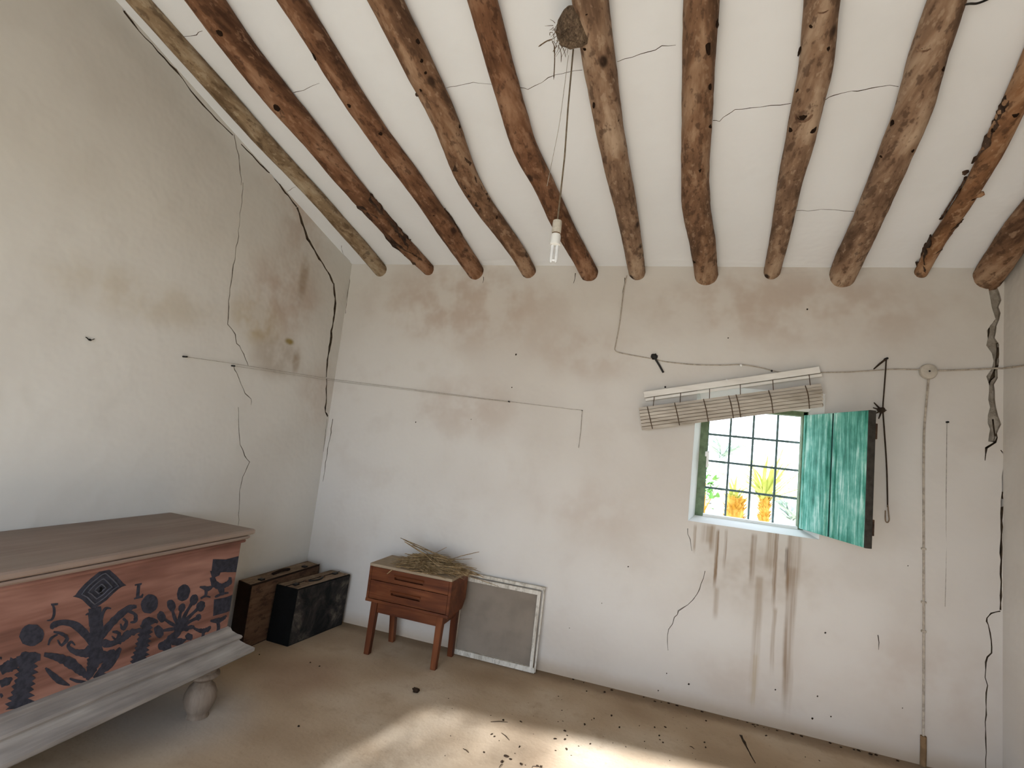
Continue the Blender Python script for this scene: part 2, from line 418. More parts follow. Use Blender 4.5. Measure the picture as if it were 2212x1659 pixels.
def panel(name, outline, to3, mats, holes=(), cracks=(), grid=.14, seed=0.0, amp=.007, label=None, back=None, zone=None):
    """a plastered surface: `cracks` = (quads, depth, material index) are cut into it, `holes` go through"""
    V, faces, info = [], [], []
    def addface(poly, kind):
        poly = [tuple(p)[:2] for p in poly]
        if kind[0] == 'crack' and len(poly) > 3:
            for k in range(1, len(poly) - 1): addface((poly[0], poly[k], poly[k + 1]), kind)
            return
        A = sum(p[0] * q[1] - q[0] * p[1] for p, q in zip(poly, list(poly[1:]) + [poly[0]])) / 2
        if abs(A) < 1e-8: return
        if A < 0: poly = list(poly)[::-1]
        b = len(V); V.extend(Vector(p[:2]) if len(p) > 2 else Vector(p) for p in poly)
        faces.append(list(range(b, b + len(poly)))); info.append(kind)
    addface(outline, ('base',))
    for h in holes: addface(h, ('hole',))
    for quads, dep, mi in cracks:
        for q in quads: addface(q, ('crack', dep, mi))
    us = [p[0] for p in outline]; vs_ = [p[1] for p in outline]
    u = min(us) + grid
    while u < max(us) - grid * .4:
        v = min(vs_) + grid
        while v < max(vs_) - grid * .4:
            V.append(Vector((u, v))); v += grid
        u += grid
    ov, oe, of, _, _, orf = delaunay_2d_cdt(V, [], faces, 0, 1e-5, True)
    mb_v, mb_f, mi_ = [], [], []; idx = {}
    def vid(i, dep):
        k = (i, round(dep, 4))
        if k not in idx:
            p = ov[i]; idx[k] = len(mb_v)
            mb_v.append(Vector(to3(p.x, p.y, dep - wob(p.x, p.y, seed, amp))))
        return idx[k]
    edge = {}
    for f, ids in zip(of, orf):
        kinds = [info[i] for i in ids]
        if not any(k[0] == 'base' for k in kinds) or any(k[0] == 'hole' for k in kinds): continue
        cr = [k for k in kinds if k[0] == 'crack']
        dep, mi = (max((k[1], k[2]) for k in cr)) if cr else (0.0, 0)
        if zone and not cr:
            q = [ov[i] for i in f]; cu, cv = sum(p.x for p in q) / 3, sum(p.y for p in q) / 3
            if zone[0] < cu < zone[1] and zone[2] < cv < zone[3]: mi = 3
        mb_f.append(tuple(vid(i, dep) for i in f)); mi_.append(mi)
        for a, b in zip(f, list(f[1:]) + [f[0]]):
            edge.setdefault((min(a, b), max(a, b)), []).append((dep, mi if dep else 0))
    for (a, b), l in edge.items():
        if len(l) == 2 and abs(l[0][0] - l[1][0]) > 1e-5:
            d0, d1 = l[0][0], l[1][0]; mi = max(l)[1]
            mb_f.append((vid(a, d0), vid(b, d0), vid(b, d1), vid(a, d1))); mi_.append(mi)
    if back is not None:
        for q in back:
            b = len(mb_v); mb_v.extend(Vector(p) for p in q); mb_f.append(tuple(range(b, b + len(q)))); mi_.append(0)
    me = bpy.data.meshes.new(name); me.from_pydata(mb_v, [], mb_f)
    for p, mi in zip(me.polygons, mi_): p.material_index = mi; p.use_smooth = (mi in (0, 3))
    try: me.set_sharp_from_angle(angle=math.radians(35))
    except Exception: pass
    for m in mats: me.materials.append(m)
    o = bpy.data.objects.new(name, me); COL.objects.link(o)
    o['kind'] = 'structure'
    if label: o['label'] = label
    return o

PX = YB / F_PX * 1.08           # metres per photo pixel near the window wall
def back_crack(pts, w, depth=.02, mi=1, jit=.004, seed=0):
    ws = [k * .62 for k in w]
    q = [W(*p) for p in pts]
    return (strip([(a.x, a.z) for a in q], [k * PX for k in ws], jit, seed=seed), depth, mi)
def left_crack(pts, w, depth=.02, mi=1, jit=.004, seed=0):
    ws = [k * .62 for k in w]
    q = [at_x(*p, XL) for p in pts]
    return (strip([(a.y, a.z) for a in q], [k * PX for k in ws], jit, seed=seed), depth, mi)
def ceil_crack(pts, w, depth=.01, mi=1, jit=.004, seed=0):
    ws = [k * .48 for k in w]
    q = [at_ceil(*p) for p in pts]
    return (strip([(a.x, a.y) for a in q], [k * PX * .8 for k in ws], jit, seed=seed), depth, mi)
def dot(px, py, r):
    p = W(px, py); r *= PX * .45
    return ([(Vector((p.x - r, p.z - r * .6)), Vector((p.x + r * .3, p.z - r)), Vector((p.x + r, p.z + r * .5)), Vector((p.x - r * .4, p.z + r)))], .02, 1)

# the window opening: (x0, x1, z0, z1) on the room side, splayed to the frame
WI = (0.163, 0.835, 1.005, 1.800)
WO = (0.205, 0.785, 1.030, 1.705)
Y_FR = YB + 0.12
bcr = [
    back_crack([(1524, 1234), (1514, 1262), (1507, 1284), (1485, 1306), (1466, 1320), (1458, 1334), (1445, 1360), (1442, 1385), (1444, 1405)], [1.5, 2, 2.5, 2, 3, 2.5, 2, 2, 1], .012, 2, seed=1),
    back_crack([(1484, 1142), (1490, 1165), (1494, 1190)], [2, 2, 1], .01, 2, seed=2),
    back_crack([(757, 565), (757, 590), (752, 625), (746, 677)], [2, 2, 2.5, 2], .012, 2, seed=3),
    back_crack([(719, 905), (714, 935), (704, 990), (697, 1040)], [4, 3, 2.5, 1.5], .012, 2, seed=4),
    # broken plaster beside the right corner
    back_crack([(2142, 618), (2150, 650), (2153, 690), (2142, 715), (2146, 745), (2152, 780), (2146, 815), (2142, 845), (2146, 880), (2148, 915), (2143, 955)], [16, 18, 12, 20, 22, 18, 20, 10, 12, 22, 22], .014, 2, .004, seed=5),
    back_crack([(2150, 690), (2142, 705), (2138, 730)], [3, 3, 2], .03, seed=6),
    back_crack([(2157, 740), (2158, 790), (2150, 812), (2140, 830)], [3, 4, 8, 3], .035, seed=7),
    back_crack([(2150, 905), (2154, 935), (2150, 955), (2132, 968), (2130, 995)], [3, 4, 5, 5, 2], .035, seed=8),
    back_crack([(2162, 972), (2172, 984), (2167, 1030), (2163, 1110), (2162, 1210), (2162, 1318)], [2, 3, 4.5, 5, 5, 4], .035, jit=.0015, seed=9),
    back_crack([(2161, 1320), (2140, 1324), (2132, 1335), (2133, 1350), (2142, 1385), (2141, 1410), (2127, 1430), (2131, 1480), (2130, 1560), (2129, 1659)], [3, 3, 3, 3, 3, 3, 3, 2.5, 2.5, 2], .02, seed=10),
    back_crack([(1350, 600), (1345, 640)], [3, 2], .01, seed=11), back_crack([(1243, 590), (1240, 612)], [3, 1.5], .01, seed=12),
    back_crack([(1045, 598), (1044, 612)], [2, 1], .01, seed=13), back_crack([(1898, 1372), (1899, 1404)], [2, 1], .008, seed=14),
    back_crack([(2180, 600), (2180, 650), (2172, 672)], [4, 3, 1], .02, seed=17),
    dot(1115, 766, 5), dot(1106, 837, 3), dot(898, 912, 3.5), dot(1018, 906, 2), dot(1573, 730, 3), dot(1744, 668, 4), dot(1783, 1367, 3.5), dot(1357, 1224, 3),
    dot(1300, 1303, 2), dot(2045, 912, 3), dot(1766, 1504, 3), dot(1440, 1455, 2.5), dot(1488, 1478, 4), dot(1422, 1492, 3), dot(1675, 1490, 3), dot(1755, 1552, 4), dot(1961, 1222, 2), dot(1950, 1530, 2), dot(1230, 1357, 2), dot(1795, 1548, 3)]
def back3(u, v, d): return (u, YB + d, v)
ybk = YB + WALL_T
zt = H0 + .25
x0_, x1_ = XL - .3, XR + .3
OB = (0.19, 0.83, 0.99, 1.74)
outer = [[(x0_, ybk, -.2), (OB[0], ybk, -.2), (OB[0], ybk, zt), (x0_, ybk, zt)], [(OB[1], ybk, -.2), (x1_, ybk, -.2), (x1_, ybk, zt), (OB[1], ybk, zt)],
         [(OB[0], ybk, -.2), (OB[1], ybk, -.2), (OB[1], ybk, OB[2]), (OB[0], ybk, OB[2])], [(OB[0], ybk, OB[3]), (OB[1], ybk, OB[3]), (OB[1], ybk, zt), (OB[0], ybk, zt)]]
wall_back = panel('wall_back', [(XL - .02, -.05), (XR + .02, -.05), (XR + .02, H0 + .03), (XL - .02, H0 + .03)], back3, [M_BACK, M_CRACK, M_RUBBLE, M_STREAKED],
    holes=[[(WI[0], WI[2]), (WI[1], WI[2]), (WI[1], WI[3]), (WI[0], WI[3])]], cracks=bcr, seed=1.0, label='stained plaster wall with the small barred window', back=outer, zone=(.02, 1.0, -.1, 1.25))

# splayed reveal of the window with its whitewashed sill
def ring(r, y, e=0.0): return [Vector((r[0] - e, y, r[2] - e)), Vector((r[1] + e, y, r[2] - e)), Vector((r[1] + e, y, r[3] + e)), Vector((r[0] - e, y, r[3] + e))]
mb = MB()
R = [ring(WI, YB - .004), ring(WO, Y_FR), ring(WO, Y_FR + .06), ring(OB, Y_FR + .06), ring(OB, ybk)]
# uneven arris
for a, b in zip(R[:-1], R[1:]):
    for k in range(4): mb.add([a[k], a[(k + 1) % 4], b[(k + 1) % 4], b[k]], [(0, 1, 2, 3)])
window = mb.build('window_1', M_WHITE, smooth=False)
tag(window, 'whitewashed splayed opening of the small barred window', kind='structure')
# frame (only the left post and rails show), grille
mb = MB(); mb.box(((WO[0] + .022), Y_FR + .03, (WO[2] + WO[3]) / 2), (.048, .055, WO[3] - WO[2]))
post = mb.build('frame_post', M_GREENDARK, window, bevel=.004)
mb = MB(); mb.box((WO[1] - .012, Y_FR + .03, (WO[2] + WO[3]) / 2), (.03, .055, WO[3] - WO[2])); mb.build('frame_post', M_GREENDARK, window, bevel=.004)
mb = MB(); mb.box(((WO[0] + WO[1]) / 2, Y_FR + .03, WO[3] - .012), (WO[1] - WO[0], .055, .03)); mb.build('frame_rail', M_GREENDARK, window, bevel=.004)
mb = MB(); mb.box(((WO[0] + WO[1]) / 2, Y_FR + .03, WO[2] + .006), (WO[1] - WO[0], .05, .018)); mb.build('frame_rail', M_WHITE, window, bevel=.004)
mb = MB(); mb.box((WO[0] + .05, Y_FR - .003, 1.37), (.014, .02, .10)); mb.box((WO[0] + .045, Y_FR - .012, 1.40), (.022, .012, .03))
mb.build('latch', M_WPLASTIC, post, bevel=.003)
YG = YB + .25
for i, gx in enumerate((.258, .388, .518, .652, .785)):
    mb = MB(); mb.box((gx, YG, 1.36), (.011, .011, .75)); mb.build('grille_bar', M_GRILLE, window)
for gz in (1.032, 1.197, 1.362, 1.528, 1.69):
    mb = MB(); mb.box((.51, YG - .008, gz), (.66, .006, .013)); mb.build('grille_bar', M_GRILLE, window)

# left wall
lcr = [
    left_crack([(504, 291), (514, 335), (519, 375), (521, 400)], [2, 3, 3, 1.5], .012, 2, seed=20),
    left_crack([(525, 395), (521, 450), (515, 510), (507, 560), (500, 610), (493, 650), (492, 700), (507, 723), (511, 742), (522, 755), (530, 775), (537, 790)], [1.5, 2, 2, 2.5, 3, 3, 3, 3, 3, 2.5, 2.5, 1.5], .014, 2, seed=21),
    left_crack([(503, 790), (512, 805), (520, 830), (530, 850), (543, 862), (544, 875)], [2, 3, 2, 2, 2.5, 1], .012, 2, seed=22),
    left_crack([(515, 880), (517, 920), (521, 960), (530, 985), (540, 998), (525, 1030), (519, 1060), (517, 1100), (516, 1135)], [1.5, 2.5, 3, 3, 3, 2.5, 2.5, 2.5, 2], .012, 2, seed=23),
    # the wide crack that climbs to the ceiling
    left_crack([(520, 312), (545, 335), (568, 362), (585, 378), (602, 398), (622, 424), (640, 447)], [2.2, 3.6, 4.3, 2.9, 5.1, 5.8, 7.2], .03, seed=24),
    left_crack([(641, 448), (648, 470), (656, 490), (664, 515), (672, 530), (684, 550), (698, 572), (712, 594), (721, 612)], [7.2, 10.2, 8.7, 11.6, 8.7, 8.7, 7.2, 8.7, 8.7], .05, seed=25),
    left_crack([(721, 612), (724, 635), (725, 655), (722, 680), (716, 715), (714, 740), (709, 768), (705, 798), (704, 815)], [10.2, 10.2, 11.6, 8.7, 10.2, 10.2, 8.7, 7.2, 4.3], .05, seed=26),
    left_crack([(705, 818), (705, 850), (703, 890), (708, 900)], [4.3, 6.5, 7.2, 5.8], .04, seed=27),
    left_crack([(707, 905), (703, 940), (698, 990), (692, 1060)], [3, 3, 2.5, 1.5], .02, 2, seed=28),
    # along the ceiling joint
    left_crack([(262, 10), (268, 26), (300, 66), (340, 112), (380, 152), (395, 172), (412, 196), (438, 228), (455, 245), (478, 268), (503, 291)], [9, 6, 2.5, 4, 6, 3, 3, 5, 3, 4, 4], .03, seed=29)]
def left3(u, v, d): return (XL - d, u, v)
def zc(y): return ceil_z(y) + .03
yf = y_front(XL) - .02
wall_left = panel('wall_left', [(yf, -.05), (YB + .02, -.05), (YB + .02, zc(YB)), (yf, zc(yf))], left3, [M_LEFT, M_CRACK, M_RUBBLE], cracks=lcr, seed=2.0,
    label='cracked plaster wall behind the painted chest', back=[[(XL - .32, yf - .4, -.2), (XL - .32, YB + .4, -.2), (XL - .32, YB + .4, H0 + .3), (XL - .32, yf - .4, ceil_z(yf) + .3)]])
yr = y_front(XR) - .02
wall_right = panel('wall_right', [(yr, -.05), (YB + .02, -.05), (YB + .02, zc(YB)), (yr, zc(yr))], lambda u, v, d: (XR + d, u, v), [M_WALL, M_CRACK], seed=3.0,
    label='plain plaster wall at the right edge', back=[[(XR + .32, yr - .4, -.2), (XR + .32, YB + .4, -.2), (XR + .32, YB + .4, H0 + .3), (XR + .32, yr - .4, ceil_z(yr) + .3)]])
def front3(u, v, d): return (u, y_front(u) - d, v)
FT = .30
def fr(u, v): return (u, y_front(u) - FT, v)
zf = ceil_z(y_front(XL)) + .03
fo = [[fr(x0_, -.2), fr(DOOR[0], -.2), fr(DOOR[0], zf), fr(x0_, zf)], [fr(DOOR[1], -.2), fr(x1_, -.2), fr(x1_, zf), fr(DOOR[1], zf)], [fr(DOOR[0], DOOR[2]), fr(DOOR[1], DOOR[2]), fr(DOOR[1], zf), fr(DOOR[0], zf)]]
for u, v, u2, v2 in ((DOOR[0], -.05, DOOR[0], DOOR[2]), (DOOR[1], -.05, DOOR[1], DOOR[2]), (DOOR[0], DOOR[2], DOOR[1], DOOR[2])):
    fo.append([front3(u, v, 0), front3(u2, v2, 0), fr(u2, v2), fr(u, v)])
wall_front = panel('wall_front', [(XL - .02, -.05), (XR + .02, -.05), (XR + .02, ceil_z(y_front(XR)) + .03), (XL - .02, zf)], front3, [M_WALL, M_CRACK],
    holes=[[(DOOR[0], -.2), (DOOR[1], -.2), (DOOR[1], DOOR[2]), (DOOR[0], DOOR[2])]], seed=4.0, label='plaster wall behind the viewer with an unseen doorway added for the sunlight', back=fo)

# floor
fcr = []
def floor_crack(pts, w, dep, seed):
    q = [at_z(*p, 0) for p in pts]; return (strip([(a.x, a.y) for a in q], [k * .003 for k in w], .001, seed=seed), dep, 1)
fcr.append(floor_crack([(1600, 1588), (1607, 1603), (1618, 1625), (1632, 1650)], [4, 5, 2, 1.5], .01, 40))
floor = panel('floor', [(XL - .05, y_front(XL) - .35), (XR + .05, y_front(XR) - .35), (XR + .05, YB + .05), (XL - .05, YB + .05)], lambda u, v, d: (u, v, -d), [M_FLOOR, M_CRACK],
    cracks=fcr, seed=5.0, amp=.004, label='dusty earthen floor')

# ceiling
ccr = [
    ceil_crack([(397, 78), (425, 74), (437, 64)], [2, 2, 2], seed=50), ceil_crack([(632, 200), (648, 196), (662, 188), (690, 178)], [2, 2, 1.5, 1], seed=51),
    ceil_crack([(962, 188), (985, 184), (1010, 178), (1035, 178), (1064, 182)], [1.5, 2, 2, 2, 2], seed=52),
    ceil_crack([(1124, 187), (1140, 190), (1170, 176), (1200, 160), (1228, 156), (1258, 151)], [2, 2, 2, 2, 2, 1.5], seed=53),
    ceil_crack([(1333, 131), (1365, 121), (1400, 112), (1430, 100), (1460, 96)], [2, 2, 2, 2, 1], seed=54),
    ceil_crack([(1540, 260), (1554, 259), (1572, 244), (1588, 234), (1620, 230), (1665, 226), (1708, 223)], [2, 2, 2, 2.5, 2.5, 2.5, 2.5], seed=55),
    ceil_crack([(1782, 213), (1800, 204), (1840, 196), (1865, 195), (1900, 187), (1942, 186)], [2.5, 2.5, 2.5, 2.5, 2.5, 2.5], seed=56),
    ceil_crack([(1720, 457), (1745, 455), (1775, 451), (1805, 452), (1845, 455)], [2.5, 2.5, 2.5, 2.5, 2.5], seed=57),
    ceil_crack([(620, 412), (633, 406), (638, 402)], [1.5, 1.5, 1], seed=58), ceil_crack([(737, 530), (742, 550), (757, 566)], [2, 2, 2], seed=59)]
ye = y_front(XL) - .4
ceiling = panel('ceiling', [(XL - .05, ye), (XR + .05, ye), (XR + .05, YB + .05), (XL - .05, YB + .05)], lambda u, v, d: (u, v, ceil_z(v) + d), [M_CEIL, M_CRACK], cracks=ccr, seed=6.0,
    label='sloping whitewashed ceiling between the logs', amp=.010,
    back=[[(XL - .4, ye, ceil_z(ye) + .25), (XR + .4, ye, ceil_z(ye) + .25), (XR + .4, YB + .5, ceil_z(YB + .5) + .25), (XL - .4, YB + .5, ceil_z(YB + .5) + .25)]])

# ------------------------------------------------------------------ the log beams
BEAMS = [
 ('pale straight log beam nearest the left wall', BEAM_PALE, [(299.8, 0, 43.4), (391.8, 104, 41.2), (481, 203.5, 40.4), (583.7, 319.4, 35.9), (609.4, 344.8, 34), (693.4, 434, 32), (739, 487, 31), (787.6, 542, 31), (822, 583, 30)]),
 ('thick reddish log beam, second from the left wall, with a dark barky end', BEAM_RED, [(444.3, 0, 76), (507.8, 91.6, 67), (578, 181, 62), (629.5, 242, 60), (679, 300, 53), (731.4, 367, 46), (782, 428, 42), (830.7, 483, 36), (873.4, 530, 33), (922, 578, 26)]),
 ('slender smooth brown log beam, third from the left wall', BEAM_RED, [(634, 5, 57), (685, 84.5, 52), (735.5, 169, 52), (777.8, 233.7, 48), (836.2, 318, 46), (872.4, 363, 46), (922.3, 432, 42), (959, 487, 43), (1005.8, 554, 40), (1028, 587, 37)]),
 ('bent brown log beam with knot holes, fourth from the left wall', BEAM_BROWN, [(833, 0, 72), (860.6, 54.7, 66), (888.4, 112, 69), (925.7, 184, 62), (958.5, 248.6, 59), (984, 318, 53), (995.6, 351, 52), (1012.3, 391.5, 47), (1047.5, 450.5, 41), (1087, 501.4, 39), (1123.8, 552, 35), (1142, 587, 33)]),
 ('curved reddish log beam behind the hanging bulb', BEAM_RED, [(1042.7, 0, 65), (1069.6, 99.7, 60), (1085.4, 158.7, 58), (1103.7, 219.7, 55), (1132, 319.4, 54), (1140, 334.6, 53.7), (1162.4, 375, 49.5), (1184.8, 420, 46.5), (1206, 468.8, 45.8), (1225.5, 505.5, 42), (1249.5, 546, 40), (1272, 588, 40)]),
 ('straight grey-brown log beam carrying the mud nest', BEAM_GREY, [(1274.6, 0, 82), (1283.8, 61, 76), (1290.5, 122, 75), (1305, 203.4, 68), (1313.3, 260.4, 64), (1325, 319.4, 59), (1330, 346.8, 58), (1339.7, 391.5, 54), (1351, 442.4, 49), (1362, 503.4, 43), (1374.2, 574.6, 38), (1376, 586, 37)]),
 ('mottled log beam straight above the left end of the blind', BEAM_BROWN, [(1514.4, 0, 79), (1514.4, 40.7, 83), (1511.4, 91.5, 75), (1507.7, 152.6, 72), (1506.3, 203.4, 69), (1505.3, 274.6, 67), (1502.5, 340, 63), (1501.8, 381.4, 62), (1503, 452.6, 62), (1509.5, 483, 60), (1517, 513.6, 59), (1521.7, 564.4, 53), (1526, 603, 51)]),
 ('knotty log beam tapering to a thin grey end above the window', BEAM_GREY, [(1775.2, 0, 84), (1768.7, 51, 81), (1766.7, 112, 81), (1763, 142.4, 78), (1750.8, 199.3, 71), (1739.6, 244, 69), (1733, 284.8, 67), (1726.4, 319.4, 66), (1711.3, 371, 57), (1702.8, 414, 52), (1696.7, 450.5, 48), (1687, 503.4, 45), (1673.3, 560.4, 38), (1668.6, 583, 36)]),
 ('thickest tan log beam with a big round knot, above the green shutter', BEAM_GREY, [(2043.7, 0, 90), (2031.5, 44.8, 92), (2014.6, 87.5, 91), (1998, 138.3, 87), (1990, 179, 88), (1978.6, 219.7, 84), (1964.8, 260.4, 82), (1939.4, 319.4, 79), (1924.7, 361, 75), (1902.4, 407.8, 72), (1882.4, 456.6, 67), (1865.7, 493, 65), (1845, 538, 61), (1826.7, 578.7, 60), (1818, 602, 57)]),
 ('crooked orange log beam with loose dark bark', BEAM_ORANGE, [(2262, 70, 74), (2230, 140, 68), (2203, 200, 62), (2180, 250, 58), (2156.6, 300, 55), (2136, 344.8, 52), (2113.5, 381.4, 44), (2094.6, 418, 43), (2064, 462.7, 41), (2042.7, 495.3, 37), (2019.3, 530, 38), (2000.4, 568.5, 34), (1992, 584, 31)]),
 ('short visible end of the log beam in the right corner', BEAM_BROWN, [(2300, 372, 78), (2241, 447, 76), (2198, 502, 75), (2167, 553, 73), (2140, 590, 68)]),
]
beam_paths = []
def make_beam(bi, label, mat, pts):
    path = []
    for j, (px, py, w) in enumerate(pts):
        r = w / 2 / F_PX * 2.2
        for _ in range(6):
            C = at_ceil(px, py, .72 * r)
            q = pts[j + 1] if j + 1 < len(pts) else pts[j]; p_ = pts[j - 1] if j else pts[j]
            ax = at_ceil(q[0], q[1], .72 * r) - at_ceil(p_[0], p_[1], .72 * r)
            sd = ax.cross(C - CAM).normalized()
            wp = (project(C + sd * r) - project(C - sd * r)).length
            r *= w / wp
        path.append((C, r))
    # run on into the wall and back to the wall over the door
    d = (path[-1][0] - path[-3][0]).normalized(); path.append((path[-1][0] + d * .22, path[-1][1] * .97))
    d = (path[0][0] - path[2][0]).normalized()
    d = Vector((d.x * .6, -1, SLOPE)).normalized()
    k = (path[0][0].y - (y_front(path[0][0].x) - .15)) / -d.y
    ext = [(path[0][0] + d * (k * t), path[0][1] * (1 + .10 * t)) for t in (1.0, .66, .33)]
    path = ext + path
    # even resampling, then smoothing
    dense = []
    for (p0, r0), (p1, r1) in zip(path[:-1], path[1:]):
        k = max(1, int((p1 - p0).length / .02))
        dense += [(p0.lerp(p1, i / k), r0 + (r1 - r0) * i / k) for i in range(k)]
    dense.append(path[-1])
    P, Rr = [], []
    for i in range(len(dense)):
        w = min(4, i, len(dense) - 1 - i); win = dense[i - w:i + w + 1]
        c = Vector((0, 0, 0))
        for p, _ in win: c += p
        P.append(c / len(win)); Rr.append((sum(r for _, r in win) / len(win), 0))
    beam_paths.append((P, [q[0] for q in Rr]))
    acc = [0.0]
    for a, b in zip(P[:-1], P[1:]): acc.append(acc[-1] + (b - a).length)
    n = int(acc[-1] / .022); rings, k = [], 0
    SEG = 26; V = []; org = P[-12]
    for i in range(n + 1):
        s_ = acc[-1] * i / n
        while k < len(acc) - 2 and acc[k + 1] < s_: k += 1
        t = (s_ - acc[k]) / max(1e-9, acc[k + 1] - acc[k])
        c = P[k].lerp(P[k + 1], t); r = Rr[k][0] + (Rr[k + 1][0] - Rr[k][0]) * t
        tg = (P[min(k + 2, len(P) - 1)] - P[max(k - 1, 0)]).normalized()
        a = tg.cross(Vector((0, 0, 1))).normalized(); b = a.cross(tg)
        for m in range(SEG):
            ph = 2 * math.pi * m / SEG
            u = a * math.cos(ph) + b * math.sin(ph)
            sd = Vector((bi * 7.3 + u.x * .9, s_ * 2.6, u.z * .9 + u.y))
            rr = r * (1 + .07 * noise.noise(sd) + .035 * noise.noise(Vector((sd.x * 3, s_ * 11, sd.z * 3))) + .018 * noise.noise(Vector((sd.x * 8, s_ * 34, sd.z * 8))))
            V.append(c + u * rr)
    mb = MB()
    Fc = [(i * SEG + m, i * SEG + (m + 1) % SEG, (i + 1) * SEG + (m + 1) % SEG, (i + 1) * SEG + m) for i in range(n) for m in range(SEG)]
    Fc += [tuple(range(SEG))[::-1], tuple(n * SEG + m for m in range(SEG))]
    mb.add(V, Fc)
    o = mb.build('log_beam', mat, smooth=True, origin=P[-12], sharp=60)
    tag(o, label, 'beam', 'log beams under the ceiling')
    return o
beams = [make_beam(i, *b) for i, b in enumerate(BEAMS)]

def on_beam(bi, px, py, lift=0.0):
    """point on the visible skin of beam bi along the pixel's ray"""
    P, Rr = beam_paths[bi]; d = ray(px, py).normalized(); best = None
    for i in range(len(P) - 1):
        c, r = P[i], Rr[i]
        t = (c - CAM).dot(d); q = CAM + d * t
        e = (q - c).length
        if best is None or e < best[0]: best = (e, t, r, c, i)
    e, t, r, c, i = best
    s = math.sqrt(max(0, r * r - e * e))
    p = CAM + d * (t - s)
    nrm = (p - c).normalized(); tg = (P[min(i + 1, len(P) - 1)] - P[max(i - 1, 0)]).normalized()
    return p + nrm * lift, nrm, tg
# knots: dark hollows with a raised lip, where the photograph shows them
M_KNOT = plain('knot_hole', (.022, .012, .007), .95, .1, .4, 60)
M_KNOTLIP = wood('knot_lip', (.06, .03, .018), (.16, .09, .055), (.27, .17, .11), 1, 3.0, .85, 0)
def knot(bi, px, py, wpx, el=1.5, lip=False):
    p, nrm, tg = on_beam(bi, px, py, .003)
    dist = (p - CAM).length; r = wpx / 2 / F_PX * dist
    tg = (tg - nrm * tg.dot(nrm)).normalized(); sd = nrm.cross(tg)
    rot = Matrix((sd, tg, nrm)).transposed()
    mb = MB(); mb.blob(p, (r, r * el, r * .45), 10, 6, .35, px * .13, rot)
    mb.build('knot', M_KNOT, beams[bi], smooth=True)
    if lip:
        mb = MB(); pts = []
        for k in range(17):
            a = k * 2 * math.pi / 16
            pts.append(p + sd * (math.cos(a) * r * 1.7) + tg * (math.sin(a) * r * el * 1.35) - nrm * (r * r * .8 / .06))
        mb.tube(pts, r * .30, 6, cap=False); mb.build('knot_lip', M_KNOTLIP, beams[bi], smooth=True)
for a in [(7, 1779, 15, 11, 1.0, True), (7, 1754, 54, 8, 1.0), (7, 1769, 164, 8, 1.1), (7, 1737, 244, 15, 1.3, True), (7, 1712, 275, 11, 1.4), (7, 1755, 278, 12, 1.3), (7, 1787, 100, 6, 2.4), (7, 1729, 110, 7, 2.6),
          (7, 1705, 358, 6, 1.6), (7, 1737, 358, 7, 1.8), (7, 1712, 397, 7, 1.0), (7, 1691, 392, 7, 1.0), (7, 1704, 445, 6, 1.2), (7, 1682, 447, 6, 1.2), (7, 1699, 491, 5, 1.2), (7, 1676, 533, 5, 1.5), (7, 1731, 185, 5, 5.0),
          (6, 1504, 182, 8, 1.2), (6, 1487, 186, 7, 1.2), (6, 1532, 185, 7, 2.4), (6, 1530, 267, 8, 2.6), (6, 1512, 286, 6, 1.0), (6, 1486, 456, 6, 1.6), (6, 1526, 460, 6, 1.8), (6, 1503, 560, 9, 2.0), (6, 1528, 95, 9, 4.0), (6, 1510, 358, 8, 3.0), (6, 1547, 50, 8, 2.2),
          (8, 1930, 264, 9, 1.3), (8, 1998, 95, 13, 1.0, True), (8, 1984, 184, 8, 1.1), (8, 2005, 158, 6, 1.6), (8, 1908, 334, 10, 1.0), (8, 1970, 324, 6, 1.4), (8, 1888, 482, 6, 1.2), (8, 1873, 509, 6, .7), (8, 1884, 446, 6, .8), (8, 2034, 145, 7, 2.2),
          (9, 2151, 278, 8, 1.4), (9, 2112, 386, 6, 1.0), (9, 2100, 429, 8, .8), (9, 2194, 243, 9, 1.4),
          (3, 899, 87, 9, 1.8), (3, 908, 129, 8, 1.4), (3, 918, 156, 6, 1.3), (3, 909, 192, 5, 1.8), (3, 990, 272, 7, 1.8), (3, 1021, 392, 9, 1.3), (3, 1070, 468, 8, 1.3), (3, 1097, 523, 7, 1.0), (3, 1145, 577, 6, 1.2),
          (2, 679, 119, 6, 3.0), (2, 754, 225, 8, 1.5), (2, 820, 287, 8, 1.5), (2, 899, 400, 6, 1.0), (2, 936, 463, 6, 1.2), (2, 1010, 556, 8, 1.0),
          (1, 474, 69, 10, 1.2), (1, 598, 232, 12, 1.0), (5, 1265, 103, 10, 1.0), (5, 1296, 160, 7, 1.8), (5, 1268, 28, 9, .8), (5, 1331, 255, 7, 2.2), (5, 1284, 225, 6, 2.4), (5, 1345, 411, 5, 1.0), (5, 1360, 540, 8, .8),
          (4, 1238, 519, 6, 1.0), (4, 1207, 442, 6, 1.6)]:
    knot(*a)
